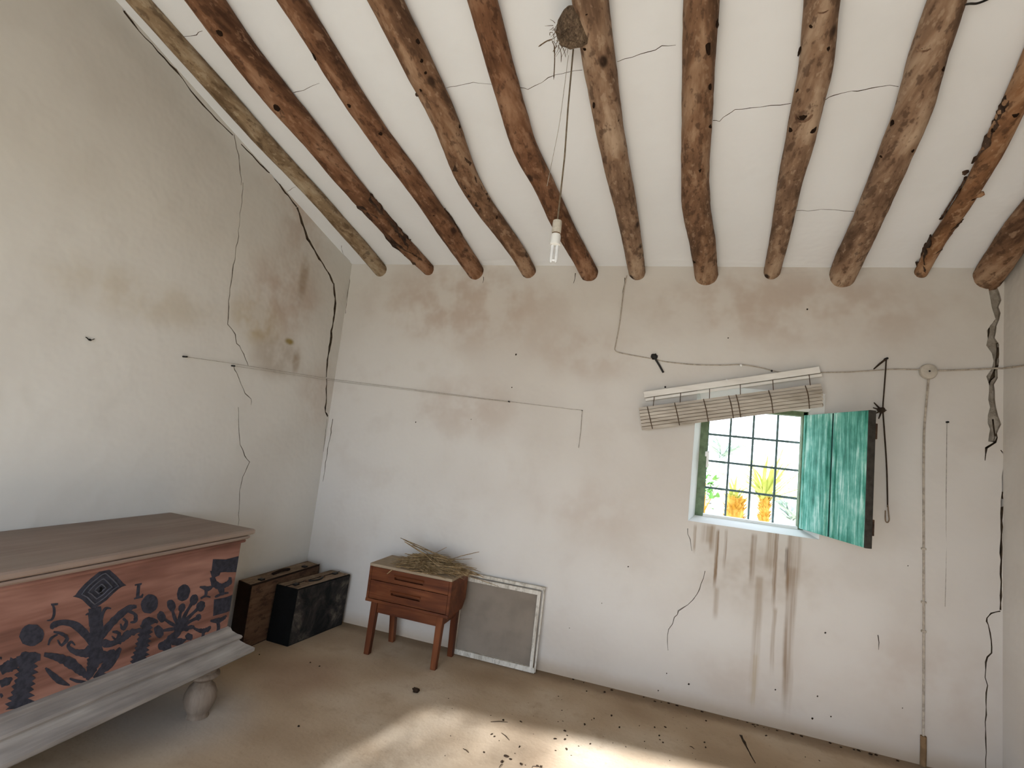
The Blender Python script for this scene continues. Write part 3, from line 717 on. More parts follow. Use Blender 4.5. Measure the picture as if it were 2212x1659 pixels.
# loose bark
def bark_strip(bi, pts, wpx, seed):
    rnd = random.Random(seed); mb = MB(); L = []
    for px, py in smooth_path([(a, b, 0) for a, b in pts], 5) and [(q.x, q.y) for q in smooth_path([(a, b, 0) for a, b in pts], 5)]:
        p, nrm, tg = on_beam(bi, px, py); sd = nrm.cross(tg).normalized(); w = wpx / F_PX * (p - CAM).length * rnd.uniform(.5, 1.3) / 2
        L.append((p + sd * w + nrm * rnd.uniform(.001, .007), p - sd * w * rnd.uniform(.6, 1.3) + nrm * rnd.uniform(.001, .006), nrm))
    for (a, b, n0), (c, d, n1) in zip(L[:-1], L[1:]):
        th = -.006
        mb.add([a, b, d, c, a + n0 * th, b + n0 * th, d + n1 * th, c + n1 * th], [(0, 1, 2, 3), (4, 7, 6, 5), (0, 4, 5, 1), (1, 5, 6, 2), (2, 6, 7, 3), (3, 7, 4, 0)])
    o = mb.build('bark', M_BARK, beams[bi]); o['label'] = 'ragged strip of dark bark'
bark_strip(1, [(798, 424), (828, 458), (850, 482), (872, 512), (884, 528)], 24, 1)
bark_strip(1, [(775, 445), (815, 480), (850, 525), (890, 555), (915, 575)], 16, 2)
bark_strip(9, [(2181, 205), (2165, 235), (2148, 270), (2132, 310), (2105, 345)], 13, 3)
bark_strip(9, [(2085, 385), (2075, 405), (2062, 425), (2045, 452), (2036, 470)], 13, 4)
bark_strip(9, [(2012, 515), (2000, 535), (1993, 560), (1988, 580)], 20, 5)
bark_strip(9, [(2075, 478), (2062, 492), (2040, 520), (2028, 545)], 10, 6)
bark_strip(3, [(985, 330), (1000, 360), (1018, 400), (1040, 430), (1050, 445)], 30, 7)
bark_strip(2, [(960, 452), (975, 470), (990, 495), (998, 508)], 7, 8)
# branch stubs
mb = MB(); p, nrm, tg = on_beam(9, 2108, 424); q = at_ceil(2126, 417, .05)
mb.tube([p - nrm * .02, p.lerp(q, .6), q], [.016, .013, .009], 8); mb.build('branch_stub', BEAM_ORANGE, beams[9], smooth=True)
mb = MB(); p, nrm, tg = on_beam(3, 906, 205); q = p + (at_ceil(893, 204, .06) - p).normalized() * .03
mb.tube([p - nrm * .01, q], [.010, .008], 7); mb.build('branch_stub', M_BARK, beams[3], smooth=True)
mb = MB(); p, nrm, tg = on_beam(9, 2085, 372)
mb.blob(p, (.012, .012, .012), 8, 6, .4, 2.0); mb.build('branch_stub', M_BARK, beams[9], smooth=True)
# a black wire loop on the thick beam at the top edge
mb = MB(); mb.tube(smooth_path([on_beam(8, 2082, 10)[0], at_ceil(2095, 8, .04), at_ceil(2112, 7, .03), at_ceil(2135, -2, .02), at_ceil(2150, -12, .005)]), .0035, 6)
tag(mb.build('wire', M_BLACK, smooth=True), 'short black wire curving from the thickest beam at the top edge', 'wire')

# ------------------------------------------------------------------ painted chest against the left wall
CX0, CX1, CY0, CY1 = XL + .012, -1.862, .776, 2.018
chest = thing('painted_chest', 'reddish wooden chest with black stencilled plants and pale moulded base', 'chest', ((CX0 + CX1) / 2, (CY0 + CY1) / 2, 0))
mb = MB(); mb.box(((CX0 + CX1) / 2, (CY0 + CY1) / 2, .555), (CX1 - CX0, CY1 - CY0, .43))
mb.build('body', M_CHEST, chest, bevel=.004)
def loft_rects(mb, prof, x0, x1, y0, y1, back=True):
    n = len(prof); V = []
    for o, z in prof: V += [(x0, y0 - o, z), (x1 + o, y0 - o, z), (x1 + o, y1 + o, z), (x0, y1 + o, z)]
    Fc = [(i * 4 + k, i * 4 + (k + 1) % 4, (i + 1) * 4 + (k + 1) % 4, (i + 1) * 4 + k) for i in range(n - 1) for k in range(4)]
    mb.add(V, Fc + [(0, 1, 2, 3), tuple((n - 1) * 4 + k for k in range(4))])
mb = MB(); loft_rects(mb, [(.010, .752), (.018, .753), (.024, .760), (.022, .767), (.014, .769), (.014, .772), (.030, .774), (.036, .780), (.036, .793), (.030, .799), (.02, .8005)], CX0, CX1, CY0, CY1)
lid = mb.build('lid', M_LID, chest, bevel=0)
mb = MB(); loft_rects(mb, [(.004, .735), (.011, .737), (.013, .745), (.009, .752)], CX0, CX1, CY0, CY1); mb.build('lid_lip', M_CHEST, chest)
mb = MB(); loft_rects(mb, [(.001, .356), (.010, .350), (.016, .335), (.032, .320), (.046, .312), (.050, .304), (.046, .296), (.040, .294), (.044, .288), (.062, .272), (.082, .258), (.092, .250), (.092, .236), (.080, .226), (.02, .222)], CX0, CX1, CY0, CY1)
mb.build('base_moulding', M_MOULD, chest)
FP = [(.034, .225), (.050, .222), (.050, .190), (.062, .182), (.064, .172), (.046, .160), (.034, .150), (.036, .142), (.052, .125), (.064, .098), (.066, .075), (.058, .045), (.044, .022), (.042, .012), (.046, .0)][::-1]
for fx in (CX0 + .08, -1.872):
    for fy in (CY0 + .10, 1.938):
        mb = MB(); mb.lathe((fx, fy, 0), FP, 24); mb.build('turned_foot', M_FOOT, chest, smooth=True, sharp=50)
# stencilled decoration, thin paint on the front board
XF = CX1
_lay = [0]
def face(px, py): return at_x(px, py, XF)
def paint(polys, name, label=None, parent=chest, mat=None):
    """polys: pixel polygons on the chest front"""
    mb = MB()
    for poly in polys:
        _lay[0] += 1; off = .0006 + (_lay[0] % 40) * .00004
        mb.prism([Vector((q.x - .004, min(q.y, CY1 - .004), q.z)) for q in (face(*p) for p in poly)], (off + .004, 0, 0))
    o = mb.build(name, mat or M_PAINT, parent)
    if label: o['label'] = label
    return o
def ell(cx, cy, a, b, ang=0, n=18, jag=0, seed=0):
    rnd = random.Random(seed + cx); c, s = math.cos(math.radians(ang)), math.sin(math.radians(ang)); out = []
    for k in range(n):
        t = 2 * math.pi * k / n; j = 1 + rnd.uniform(-jag, jag)
        x, y = a * math.cos(t) * j, b * math.sin(t) * j; out.append((cx + x * c - y * s, cy + x * s + y * c))
    return out
STROKE = .72
def strokes(pts, ws, jag=0.0, seed=0):
    """quads of a swelling brush stroke"""
    rnd = random.Random(seed + pts[0][0]); P = smooth_path([(a, b, 0) for a, b in pts], 5); n = len(P); out = []; prev = None
    for i, p in enumerate(P):
        t = i / (n - 1) * (len(ws) - 1); k = min(int(t), len(ws) - 2); w = STROKE * (ws[k] + (ws[k + 1] - ws[k]) * (t - k)) / 2 * (1 + rnd.uniform(-jag, jag))
        d = P[min(i + 1, n - 1)] - P[max(i - 1, 0)]; d = Vector((-d.y, d.x)).normalized() if d.length > 0 else Vector((1, 0))
        L, R_ = (p.x + d.x * w, p.y + d.y * w), (p.x - d.x * w, p.y - d.y * w)
        if prev: out.append([prev[0], L, R_, prev[1]])
        prev = (L, R_)
    return out
def z2(*q): return [(x / 3.463, 1180 + y / 3.463) for x, y in q]
def z3(*q): return [(250 + x / 5.184, 1100 + y / 5.184) for x, y in q]
loz = z2((800, 160), (830, 185), (870, 220), (910, 262), (932, 290), (885, 320), (845, 355), (800, 400), (745, 440), (690, 472), (655, 440), (615, 400), (560, 372), (585, 335), (630, 285), (680, 240), (730, 200), (770, 170))
lock = paint([loz], 'lock_plate', 'dark lozenge-shaped lock plate')
kh = MB()
for poly in (ell(217.5, 1271, 2.6, 3.6), z2((742, 325), (758, 325), (762, 352), (742, 358))):
    kh.prism([face(*p) for p in poly], (.0034, 0, 0))
kh.build('keyhole', M_CASE_BLACK, lock)
for k, off in enumerate((0, 14, 27)):   # chased lines in the plate
    s_ = 1 - .26 * (k + 1); cx_, cy_ = 216, 1272
    q = [(cx_ + (x - cx_) * s_, cy_ + (y - cy_) * s_) for x, y in loz]
    mb = MB(); pts = [face(*p) + Vector((.0022, 0, 0)) for p in q]; mb.tube(pts + pts[:1], .0022, 5); mb.build('chased_line', plain('chased_iron', (.062, .062, .078), .5, .5, .3, 50), lock)
for tip in (z2((745, 168), (820, 152), (800, 185), (770, 190)), z2((545, 376), (600, 345), (600, 390)), z2((900, 262), (945, 292), (905, 305))):
    paint([tip], 'lock_plate_tip', parent=lock)
paint(strokes(z2((392, 432), (404, 470), (402, 515), (385, 548), (350, 556)), [5, 8, 8, 6, 2]) + [z2((380, 430), (432, 425), (430, 440), (385, 445))], 'painted_letter', 'dark painted letter like a J left of the lock plate')
paint([z3((212, 842), (290, 825), (288, 842), (272, 852), (262, 975), (280, 968), (300, 945), (308, 955), (298, 990), (205, 1010), (205, 996), (226, 986), (238, 852), (215, 858))], 'painted_letter', 'dark painted letter L right of the lock plate')
for c, lab in ((ell(68, 1372, 26, 23.5, -25, jag=.05), 'oval painted blossom left of the lock plate'), (ell(322.5, 1304.5, 17.5, 21.5, 20, jag=.05), 'oval painted blossom below the painted L'), (ell(396, 1280.5, 13.5, 19, 18, jag=.06), 'oval painted blossom nearest the right end')):
    paint([c], 'painted_blossom', lab)
def cypress(top, bot, w0, w1, seed):
    rnd = random.Random(seed); out = []; n = 9; prev = None
    (ax, ay), (bx, by) = top, bot
    for i in range(n + 1):
        t = i / n; x, y = ax + (bx - ax) * t, ay + (by - ay) * t; w = (w0 + (w1 - w0) * t) / 2
        for k, f in ((0, .75), (1, 1.25)):
            ww = w * f * rnd.uniform(.9, 1.1); yy = y + (by - ay) / n * .5 * k
            cur = ((x - ww, yy + 2), (x + ww, yy - 4))
            if prev: out.append([prev[0], prev[1], cur[1], cur[0]])
            prev = cur
    return out
paint(cypress((64, 1412), (40, 1525), 34, 50, 1) + strokes(z2((70, 860), (130, 870), (200, 830), (300, 830)), [22, 30, 34, 20], .2) + strokes(z2((0, 930), (60, 900), (120, 880)), [24, 34, 26], .25) + strokes(z2((0, 1030), (50, 1010), (90, 985)), [20, 24, 6], .2) + strokes(z2((0, 1120), (20, 1110)), [16, 8]) + strokes(z2((0, 840), (12, 830)), [10, 4]), 'painted_cypress', 'jagged dark painted tree at the left')
paint(cypress((318, 1345), (298, 1432), 24, 32, 2) + strokes(z3((290, 1330), (350, 1250), (420, 1240), (470, 1270)), [10, 20, 14, 8], .2) + strokes(z3((60, 1470), (130, 1400), (210, 1370), (290, 1350)), [14, 22, 18, 10], .3), 'painted_cypress', 'jagged dark painted tree in the middle')
# palmette under the lock
STROKE = .60
pal = (strokes(z2((690, 465), (700, 560), (705, 660), (720, 790)), [30, 26, 32, 50]) + strokes(z2((735, 450), (742, 540), (745, 640), (730, 720)), [16, 24, 28, 30])
       + strokes(z2((640, 515), (665, 505), (675, 545), (680, 600)), [3, 10, 12, 14]) + strokes(z2((830, 465), (790, 465), (765, 510), (755, 580)), [4, 10, 10, 8])
       + strokes(z2((700, 740), (640, 660), (560, 590), (470, 570), (400, 590), (385, 620)), [30, 32, 28, 20, 22, 8], .12) + strokes(z2((400, 640), (460, 655), (500, 690), (460, 740), (430, 700)), [6, 12, 12, 10, 5], .2)
       + strokes(z2((360, 740), (380, 690), (430, 660)), [6, 10, 5], .2)
       + strokes(z2((750, 680), (820, 590), (900, 510), (970, 460), (1020, 450)), [24, 26, 26, 20, 10], .12) + strokes(z2((950, 480), (1010, 510), (1010, 560), (975, 570)), [8, 14, 14, 6], .2)
       + strokes(z2((920, 540), (945, 570), (920, 620), (900, 580)), [8, 12, 12, 6], .2) + strokes(z2((840, 640), (890, 650), (870, 700), (835, 670)), [8, 12, 10, 4], .2)
       + strokes(z2((720, 790), (640, 800), (560, 790), (510, 750), (530, 715), (560, 740)), [34, 30, 22, 14, 9, 5], .15)
       + strokes(z2((330, 810), (420, 830), (520, 870), (600, 930), (660, 980)), [14, 28, 36, 36, 14], .2) + strokes(z2((340, 910), (390, 960), (450, 1010), (520, 1040)), [6, 22, 24, 4], .1)
       + strokes(z2((720, 780), (700, 860), (680, 930), (650, 1000)), [40, 44, 36, 8], .2) + strokes(z2((900, 760), (840, 850), (770, 920), (700, 985)), [10, 34, 28, 8], .15)
       + strokes(z2((760, 720), (830, 730), (900, 700), (960, 660), (1010, 640)), [24, 26, 22, 18, 6], .3) + strokes(z2((520, 990), (580, 1010), (640, 1010)), [6, 14, 5], .2)
       + strokes(z2((640, 760), (720, 820), (800, 820), (860, 780)), [26, 46, 40, 14], .2) + strokes(z2((830, 960), (760, 960), (720, 985)), [4, 10, 6], .2))
paint(pal, 'painted_palmette', 'leafy dark painted plant under the lock plate')
# second plant
STROKE = .75
pl2 = []
for tip, w in (((620, 1075), 17), ((740, 1105), 13), ((875, 1015), 16), ((950, 1085), 16), ((510, 1205), 16), ((480, 1370), 18), ((925, 1210), 10)):
    pl2 += strokes(z3((710, 1330), ((tip[0] + 710) / 2 - 12, (tip[1] + 1330) / 2), tip), [10, 9, 8], .15) + [ell(*z3(tip)[0], w * .55, w * .75, 25 if tip[0] > 700 else -15, jag=.1)]
pl2 += strokes(z3((700, 1290), (690, 1380), (620, 1450), (560, 1520)), [18, 22, 24, 20], .2) + [ell(*z3((550, 1535))[0], 14, 11, 0, jag=.15), ell(*z3((700, 1490))[0], 17, 8, -15, jag=.2), ell(*z3((820, 1430))[0], 8, 8, 0, jag=.15)]
pl2 += strokes(z3((720, 1330), (800, 1330), (880, 1310)), [20, 16, 6], .3)
paint(pl2, 'painted_plant', 'dark painted flowering plant near the right end')
bird = strokes(z3((940, 870), (990, 880), (1030, 890), (1080, 865)), [4, 12, 14, 5], .15) + strokes(z3((1010, 890), (1010, 940), (1000, 975)), [10, 8, 5]) + strokes(z3((950, 1000), (1000, 975), (1060, 985)), [5, 6, 4])
paint(bird, 'painted_bird', 'small dark painted bird')
b2 = strokes(z3((870, 1330), (940, 1360), (1020, 1350), (1060, 1310)), [6, 13, 13, 5], .2) + strokes(z3((980, 1370), (970, 1430), (920, 1470)), [9, 7, 4]) + strokes(z3((960, 1450), (1040, 1420), (1110, 1400)), [4, 7, 4], .2)
b2 += strokes(z3((1060, 1250), (1120, 1250), (1190, 1230), (1240, 1190)), [5, 14, 12, 4], .2) + strokes(z3((1140, 1250), (1150, 1320), (1140, 1370)), [10, 9, 7]) + strokes(z3((1090, 1390), (1150, 1370), (1225, 1365)), [4, 9, 4], .2)
paint(b2, 'painted_bird', 'pair of dark painted birds at the lower right')
ban = [z3((1088, 560), (1240, 562), (1240, 700), (1070, 720)), z3((1240, 560), (1402, 520), (1395, 690), (1240, 705)), z3((1055, 690), (1180, 690), (1160, 740), (1080, 775))]
ban += strokes(z3((1080, 760), (1110, 840), (1170, 870), (1190, 960)), [12, 20, 22, 10], .2) + strokes(z3((1280, 760), (1270, 820), (1200, 860)), [6, 14, 14], .15) + strokes(z3((1110, 985), (1180, 950), (1260, 935)), [4, 9, 4], .2)
ban += [z3((1100, 1010), (1240, 985), (1235, 1155), (1090, 1195)), z3((1240, 985), (1372, 938), (1350, 1110), (1235, 1155))]
paint(ban, 'painted_banner', 'dark painted blocks at the right end')
# ------------------------------------------------------------------ the two old cases in the corner
def case(name, label, fr_, fl_, yl, h, mats, tilt=0.0, group=None):
    """fr_/fl_: front right and front left floor corners, yl length"""
    fr_, fl_ = Vector(fr_), Vector(fl_)
    d = Vector((yl[0], yl[1], 0)); L = [fl_, fr_, fr_ + d, fl_ + d]
    c = (L[0] + L[1] + L[2] + L[3]) / 4
    t = thing(name, label, 'case', (c.x, c.y, 0), group)
    tl = Vector((tilt, 0, 0))
    up = [p + Vector((0, 0, h)) + tl for p in L]
    return t, L, up
def case_body(t, L, up, m_end, m_side, m_top, split=None):
    mb = MB(); mb.add(L + up, [(0, 3, 2, 1)], 0); b = len(mb.v) - 8
    for f, mi in (((0, 1, 5, 4), 0), ((1, 2, 6, 5), 1), ((2, 3, 7, 6), 0), ((3, 0, 4, 7), 1), ((4, 5, 6, 7), 2)):
        mb.f.append(tuple(b + i for i in f)); mb.mi.append(mi)
    return mb.build('body', [m_end, m_side, m_top], t, bevel=.006)
t, L, up = case('old_case', 'worn black case standing on its long edge in the corner', (-2.030, 2.690, 0), (-2.190, 2.694, 0), (.052, .462), .332, None, .012, 'old cases in the corner')
case_body(t, L, up, M_CASE_BLACK, M_CASE_WORN, M_CASE_DUST)
def top_pt(up, a, b): return up[0].lerp(up[1], a).lerp(up[3].lerp(up[2], a), b)
mb = MB(); pts = [top_pt(up, .55 + .16 * math.sin(k / 8 * math.pi), .34 + .28 * k / 8) + Vector((0, 0, .004)) for k in range(9)]
mb.tube(pts, .0055, 7); mb.build('handle', M_BLACK, t, smooth=True)
for a, b in ((.5, .33), (.5, .63)):
    mb = MB(); mb.box(top_pt(up, a, b) + Vector((0, 0, .003)), (.03, .022, .007)); mb.build('handle_plate', M_CASE_BROWN, t, bevel=.002)
for a, b in ((.55, .13), (.55, .86)):
    mb = MB(); mb.box(top_pt(up, a, b) + Vector((0, 0, .004)), (.028, .034, .009)); q = mb.build('clasp', M_BLACK, t, bevel=.002)
mb = MB(); c_ = [top_pt(up, .45, k / 10) + Vector((0, 0, .0015)) for k in range(11)]; mb.tube(c_, .0022, 5); mb.build('seam', M_CASE_BLACK, t)
t, L, up = case('old_case', 'brown case standing on its long edge between the corner and the black case', (-2.198, 2.512, 0), (-2.325, 2.545, 0), (.006, .605), .362, None, 0.0, 'old cases in the corner')
M_CASE_END = plain('dark_brown_case_end', (.020, .010, .006), .85, .15, .3, 15)
case_body(t, L, up, M_CASE_END, M_CASE_BROWN, M_CASE_DUST)
mb = MB(); pts = [top_pt(up, .5 + .05 * math.sin(k / 8 * math.pi), .36 + .24 * k / 8) + Vector((0, 0, .004 + .010 * math.sin(k / 8 * math.pi))) for k in range(9)]
mb.tube(pts, .009, 8); mb.build('handle', M_CASE_END, t, smooth=True)
for b in (.17, .80):
    mb = MB(); mb.box(top_pt(up, .72, b) + Vector((0, 0, .004)), (.03, .028, .009)); mb.build('clasp', M_BLACK, t, bevel=.002)
mb = MB(); mb.tube([top_pt(up, .97, k / 10) + Vector((0, 0, .0015)) for k in range(11)], .003, 5); mb.build('seam', M_CASE_END, t)

# ------------------------------------------------------------------ bedside table with straw
NX0, NX1, NY0, NY1, NZ0, NZ1 = -1.648, -1.106, 2.842, 3.105, .302, .522
ns = thing('bedside_table', 'small reddish wooden bedside table with two drawers and straw on top', 'table', ((NX0 + NX1) / 2, (NY0 + NY1) / 2, 0))
mb = MB()   # carcass: sides with a raked lower back corner, top, bottom, back
for xs in (NX0, NX1 - .016):
    mb.prism([(xs, NY0 + .004, NZ0), (xs, NY1 - .045, NZ0), (xs, NY1, NZ0 + .05), (xs, NY1, NZ1 - .016), (xs, NY0 + .004, NZ1 - .016)], (.016, 0, 0))
mb.box(((NX0 + NX1) / 2, (NY0 + NY1) / 2 - .02, NZ0 + .008), (NX1 - NX0 - .034, NY1 - NY0 - .05, .015))
mb.box(((NX0 + NX1) / 2, NY1 - .008, (NZ0 + NZ1) / 2 + .02), (NX1 - NX0 - .034, .012, NZ1 - NZ0 - .07))
mb.box(((NX0 + NX1) / 2, (NY0 + NY1) / 2, (NZ0 + NZ1) / 2 + .005), (NX1 - NX0 - .06, NY1 - NY0 - .06, NZ1 - NZ0 - .06))
mb.build('carcass', M_TEAK, ns, bevel=0)
mb = MB(); mb.box(((NX0 + NX1) / 2, (NY0 + NY1) / 2, NZ1 - .008), (NX1 - NX0, NY1 - NY0, .016)); mb.build('table_top', M_DUSTTOP, ns, bevel=.002)
for z0, z1, hx in ((NZ0 + .128, NZ1 - .018, .0), (NZ0 + .020, NZ0 + .124, -.01)):
    # drawer front with a recessed finger grip
    xa, xb, gx0, gx1 = NX0 + .018, NX1 - .018, -1.475 + hx, -1.285 + hx; gz0, gz1 = (z0 + z1) / 2 - .014, (z0 + z1) / 2 + .014
    mb = MB(); yc, th = NY0 + .012, .016
    mb.box(((xa + xb) / 2, yc, (gz1 + z1) / 2), (xb - xa, th, z1 - gz1)); mb.box(((xa + xb) / 2, yc, (z0 + gz0) / 2), (xb - xa, th, gz0 - z0))
    mb.box(((xa + gx0) / 2, yc, (gz0 + gz1) / 2), (gx0 - xa, th, gz1 - gz0)); mb.box(((gx1 + xb) / 2, yc, (gz0 + gz1) / 2), (xb - gx1, th, gz1 - gz0))
    dr = mb.build('drawer', M_TEAK, ns)
    mb = MB(); mb.prism([(gx0 - .004, yc - th / 2 - .001, gz1 + .001), (gx0 - .004, yc - th / 2 - .009, gz1 - .004), (gx0 - .004, yc - th / 2 - .008, gz1 - .012), (gx0 - .004, yc + .004, gz1 - .003)], (gx1 - gx0 + .008, 0, 0))
    mb.build('handle', M_TEAK, dr)
mb = MB(); mb.box(((NX0 + NX1) / 2, NY0 + .004, NZ0 + .008), (NX1 - NX0, .012, .018)); mb.build('front_rail', M_TEAK, ns, bevel=.003)
mb = MB(); mb.box((-1.372, 2.872, .270), (.455, .020, .058)); mb.build('apron', M_TEAK, ns)
mb = MB(); mb.box((-1.372, 3.090, .270), (.455, .020, .058)); mb.build('apron', M_TEAK, ns)
for xx in (-1.588, -1.158):
    mb = MB(); mb.box((xx, 2.98, .272), (.020, .20, .054)); mb.build('apron', M_TEAK, ns)
for lx, ly, lean in ((-1.590, 2.868, (-.006, -.008)), (-1.160, 2.875, (-.010, .004)), (-1.580, 3.085, (.016, .008)), (-1.158, 3.090, (.0, .006))):
    mb = MB(); a, b = .020, .0165
    V = [(lx + sx * a, ly + sy * a, .300) for sx, sy in ((-1, -1), (1, -1), (1, 1), (-1, 1))] + [(lx + lean[0] + sx * b, ly + lean[1] + sy * b, 0) for sx, sy in ((-1, -1), (1, -1), (1, 1), (-1, 1))]
    mb.add(V, [(0, 1, 2, 3), (7, 6, 5, 4)] + [(k, 4 + k, 4 + (k + 1) % 4, (k + 1) % 4) for k in range(4)]); mb.build('leg', M_TEAKZ, ns, bevel=.003)

rnd = random.Random(11); mb = MB()
def strand(p0, p1, sag, r):
    p0, p1 = Vector(p0), Vector(p1); mid = (p0 + p1) / 2 + Vector((rnd.uniform(-.02, .02), rnd.uniform(-.02, .02), sag))
    mb.tube([p0, p0.lerp(mid, .55) + Vector((0, 0, sag * .25)), mid, mid.lerp(p1, .45) + Vector((0, 0, sag * .25)), p1], [r * .7, r, r, r * .9, r * .4], 4)
for i in range(560):
    cx_, cy_ = rnd.gauss(-1.30, .085), rnd.gauss(2.985, .05); z = NZ1 + .004 + max(0, .066 * math.exp(-((cx_ + 1.31) / .11) ** 2 - ((cy_ - 2.99) / .07) ** 2)) * rnd.random()
    a = rnd.gauss(math.radians(-12), .55); l = rnd.uniform(.10, .30) / 2; tz = rnd.uniform(-.01, .022)
    d = Vector((math.cos(a), math.sin(a), 0)) * l
    q0, q1 = Vector((cx_, cy_, z + max(-tz, 0))) - d, Vector((cx_, cy_, z + max(tz, 0))) + d
    for q in (q0, q1):
        if q.x < NX0 + .10: q.x = NX0 + .10 + rnd.random() * .06
        q.y = min(max(q.y, NY0 - .03), YB - .03); q.z = max(q.z, NZ1 + .003)
    strand(q0, q1, rnd.uniform(0, .012), rnd.uniform(.0012, .0027))
def sp(px, py, y): return at_y(px, py, y)
for a, b, s_, r in ((sp(874, 1170, 3.0), sp(945, 1222, 2.9), 0, .004), (sp(836, 1240, 2.825), sp(880, 1222, 2.88), .008, .004), (sp(880, 1220, 2.9), sp(1010, 1226, 2.92), 0, .0035), (sp(865, 1162, 3.02), sp(960, 1205, 3.0), .0, .0025),
                    (sp(965, 1182, 3.05), sp(930, 1200, 3.0), 0, .002), (sp(1035, 1192, 3.05), sp(960, 1213, 2.98), 0, .0022), (sp(975, 1230, 2.87), sp(1015, 1247, 2.84), 0, .003), (sp(1030, 1228, 3.0), sp(960, 1218, 2.95), 0, .002),
                    (sp(1010, 1232, 2.95), sp(1045, 1248, 2.93), .004, .003), (sp(871, 1165, 3.03), sp(925, 1195, 3.0), .004, .003), (sp(890, 1178, 3.03), sp(985, 1212, 2.97), .004, .003), (sp(1020, 1207, 3.04), sp(940, 1210, 2.98), .0, .002)):
    strand(a, b, s_, r)
st = mb.build('straw_heap', M_STRAW, origin=(-1.30, 2.98, NZ1)); tag(st, 'untidy heap of dry straw on the bedside table', 'straw', kind='stuff')

# ------------------------------------------------------------------ white-framed screen leaning on the wall
SX0, SX1, SH = -1.172, -.630, .487
lean = .030
scr = thing('framed_screen', 'white-framed grey mesh screen leaning on the wall beside the bedside table', 'screen', ((SX0 + SX1) / 2, 3.15, 0))
def sy(z, f): return 3.150 + lean * z / SH - f     # f: distance in front of the back plane
def rail(name, x0, z0, x1, z1, w, th, f, m=M_FRAME):
    mb = MB(); a, b = Vector((x0, sy(z0, f), z0)), Vector((x1, sy(z1, f), z1)); mb.bar(a, b, th, w, up=(0, 0, 1) if abs(x1 - x0) > abs(z1 - z0) else (1, 0, 0)); return mb.build(name, m, scr, bevel=.002)
mb = MB(); pz0, pz1 = .028, .445
mb.add([(SX0 + .02, sy(pz0, .004), pz0), (SX1 - .03, sy(pz0, .004), pz0), (SX1 - .03, sy(pz1, .004), pz1), (SX0 + .02, sy(pz1, .004), pz1), (SX0 + .02, sy(pz0, .001), pz0), (SX1 - .03, sy(pz0, .001), pz0), (SX1 - .03, sy(pz1, .001), pz1), (SX0 + .02, sy(pz1, .001), pz1)],
       [(0, 1, 2, 3), (7, 6, 5, 4), (0, 4, 5, 1), (1, 5, 6, 2), (2, 6, 7, 3), (3, 7, 4, 0)]); mb.build('mesh_panel', M_PANEL, scr)
rail('bottom_rail', SX0, .018, SX1 - .004, .018, .030, .020, .012); rail('top_rail', SX0, .452, SX1 - .022, .452, .024, .020, .012)
rail('outer_top_rail', SX0, .479, SX1 + .006, .479, .018, .014, .004); rail('side_rail', SX1 - .026, .010, SX1 - .028, .462, .020, .020, .012)
rail('side_rail', SX0 + .012, .010, SX0 + .012, .462, .022, .020, .012); rail('outer_side_rail', SX1 - .004, .004, SX1 - .002, .470, .010, .012, .004)

# ------------------------------------------------------------------ green shutter
hin, fre = Vector((.758, YB + .10, 0)), Vector((.917, 2.80, 0))
ax = (fre - hin); SWD = ax.length; ax.normalize(); nr = Vector((ax.y, -ax.x, 0))   # nr points to the back of the leaf
if nr.x < 0: nr = -nr
sh = thing('window_shutter', 'worn green plank shutter swung open into the room', 'shutter', (hin.x, hin.y, 1.035))
rot = Matrix((ax, nr, Vector((0, 0, 1)))).transposed()
ZS0, ZS1 = 1.040, 1.682
for k, (a, b) in enumerate(((.0, .253), (.266, SWD))):
    mb = MB(); mid = hin + ax * (a + b) / 2 + nr * .012
    mb.box((mid.x, mid.y, (ZS0 + ZS1) / 2), (b - a, .024, ZS1 - ZS0), rot)
    mb.build('plank', M_SHUTTER, sh, bevel=.003)
for a in (.02, .225, .29, .50):
    mb = MB(); c = hin + ax * a - nr * .0015; mb.box((c.x, c.y, (ZS0 + ZS1) / 2), (.008, .006, ZS1 - ZS0 - .01), rot); mb.build('bead', M_SHUTTER, sh, bevel=.002)
mb = MB(); c = hin + ax * .2595 + nr * .006; mb.box((c.x, c.y, (ZS0 + ZS1) / 2), (.011, .010, ZS1 - ZS0 - .004), rot); mb.build('seam', plain('dark_green_seam', (.010, .05, .04), .9, .1, .3, 30), sh)
mb = MB(); c = hin + ax * (SWD + .004) + nr * .013; mb.box((c.x, c.y, (ZS0 + ZS1) / 2), (.010, .032, ZS1 - ZS0), rot); mb.build('edge_strip', plain('shade_toned_edge', (.05, .045, .038), .9, .1, .4, 30), sh, bevel=.002)  # edge faces the room; its shade is put into this dark colour
for z in (1.135, 1.585):
    mb = MB(); c = hin + ax * (SWD * .5 + .015) + nr * .034; mb.box((c.x, c.y, z), (SWD - .03, .022, .075), rot); mb.build('batten', M_BARK, sh, bevel=.003)

# ------------------------------------------------------------------ rolled bamboo blind hanging askew
YH = 3.165
hl, hr = at_y(1391, 853, YH), at_y(1770, 799, YH)
bl = thing('bamboo_blind', 'rolled-up pale bamboo blind hanging askew above the window', 'blind', tuple((hl + hr) / 2))
dirx = (hr - hl).normalized(); upv = Vector((-dirx.z, 0, dirx.x))
mb = MB(); mb.bar(hl, hr, .022, .036, up=upv); mb.build('headrail', M_BLINDWHITE, bl, bevel=.002)
mb = MB(); o_ = upv * -.031; mb.bar(hl + o_ + dirx * .004, hr + o_ + dirx * .006, .016, .016, up=upv); mb.build('lower_headrail', M_BLINDWHITE, bl, bevel=.002)
for px, py in ((1437, 836), (1570, 821), (1667, 801)):
    mb = MB(); p = at_y(px, py, YH - .013); mb.blob(p, (.006, .004, .006), 8, 6); mb.build('screw', M_BLACK if px != 1570 else M_WPLASTIC, bl)
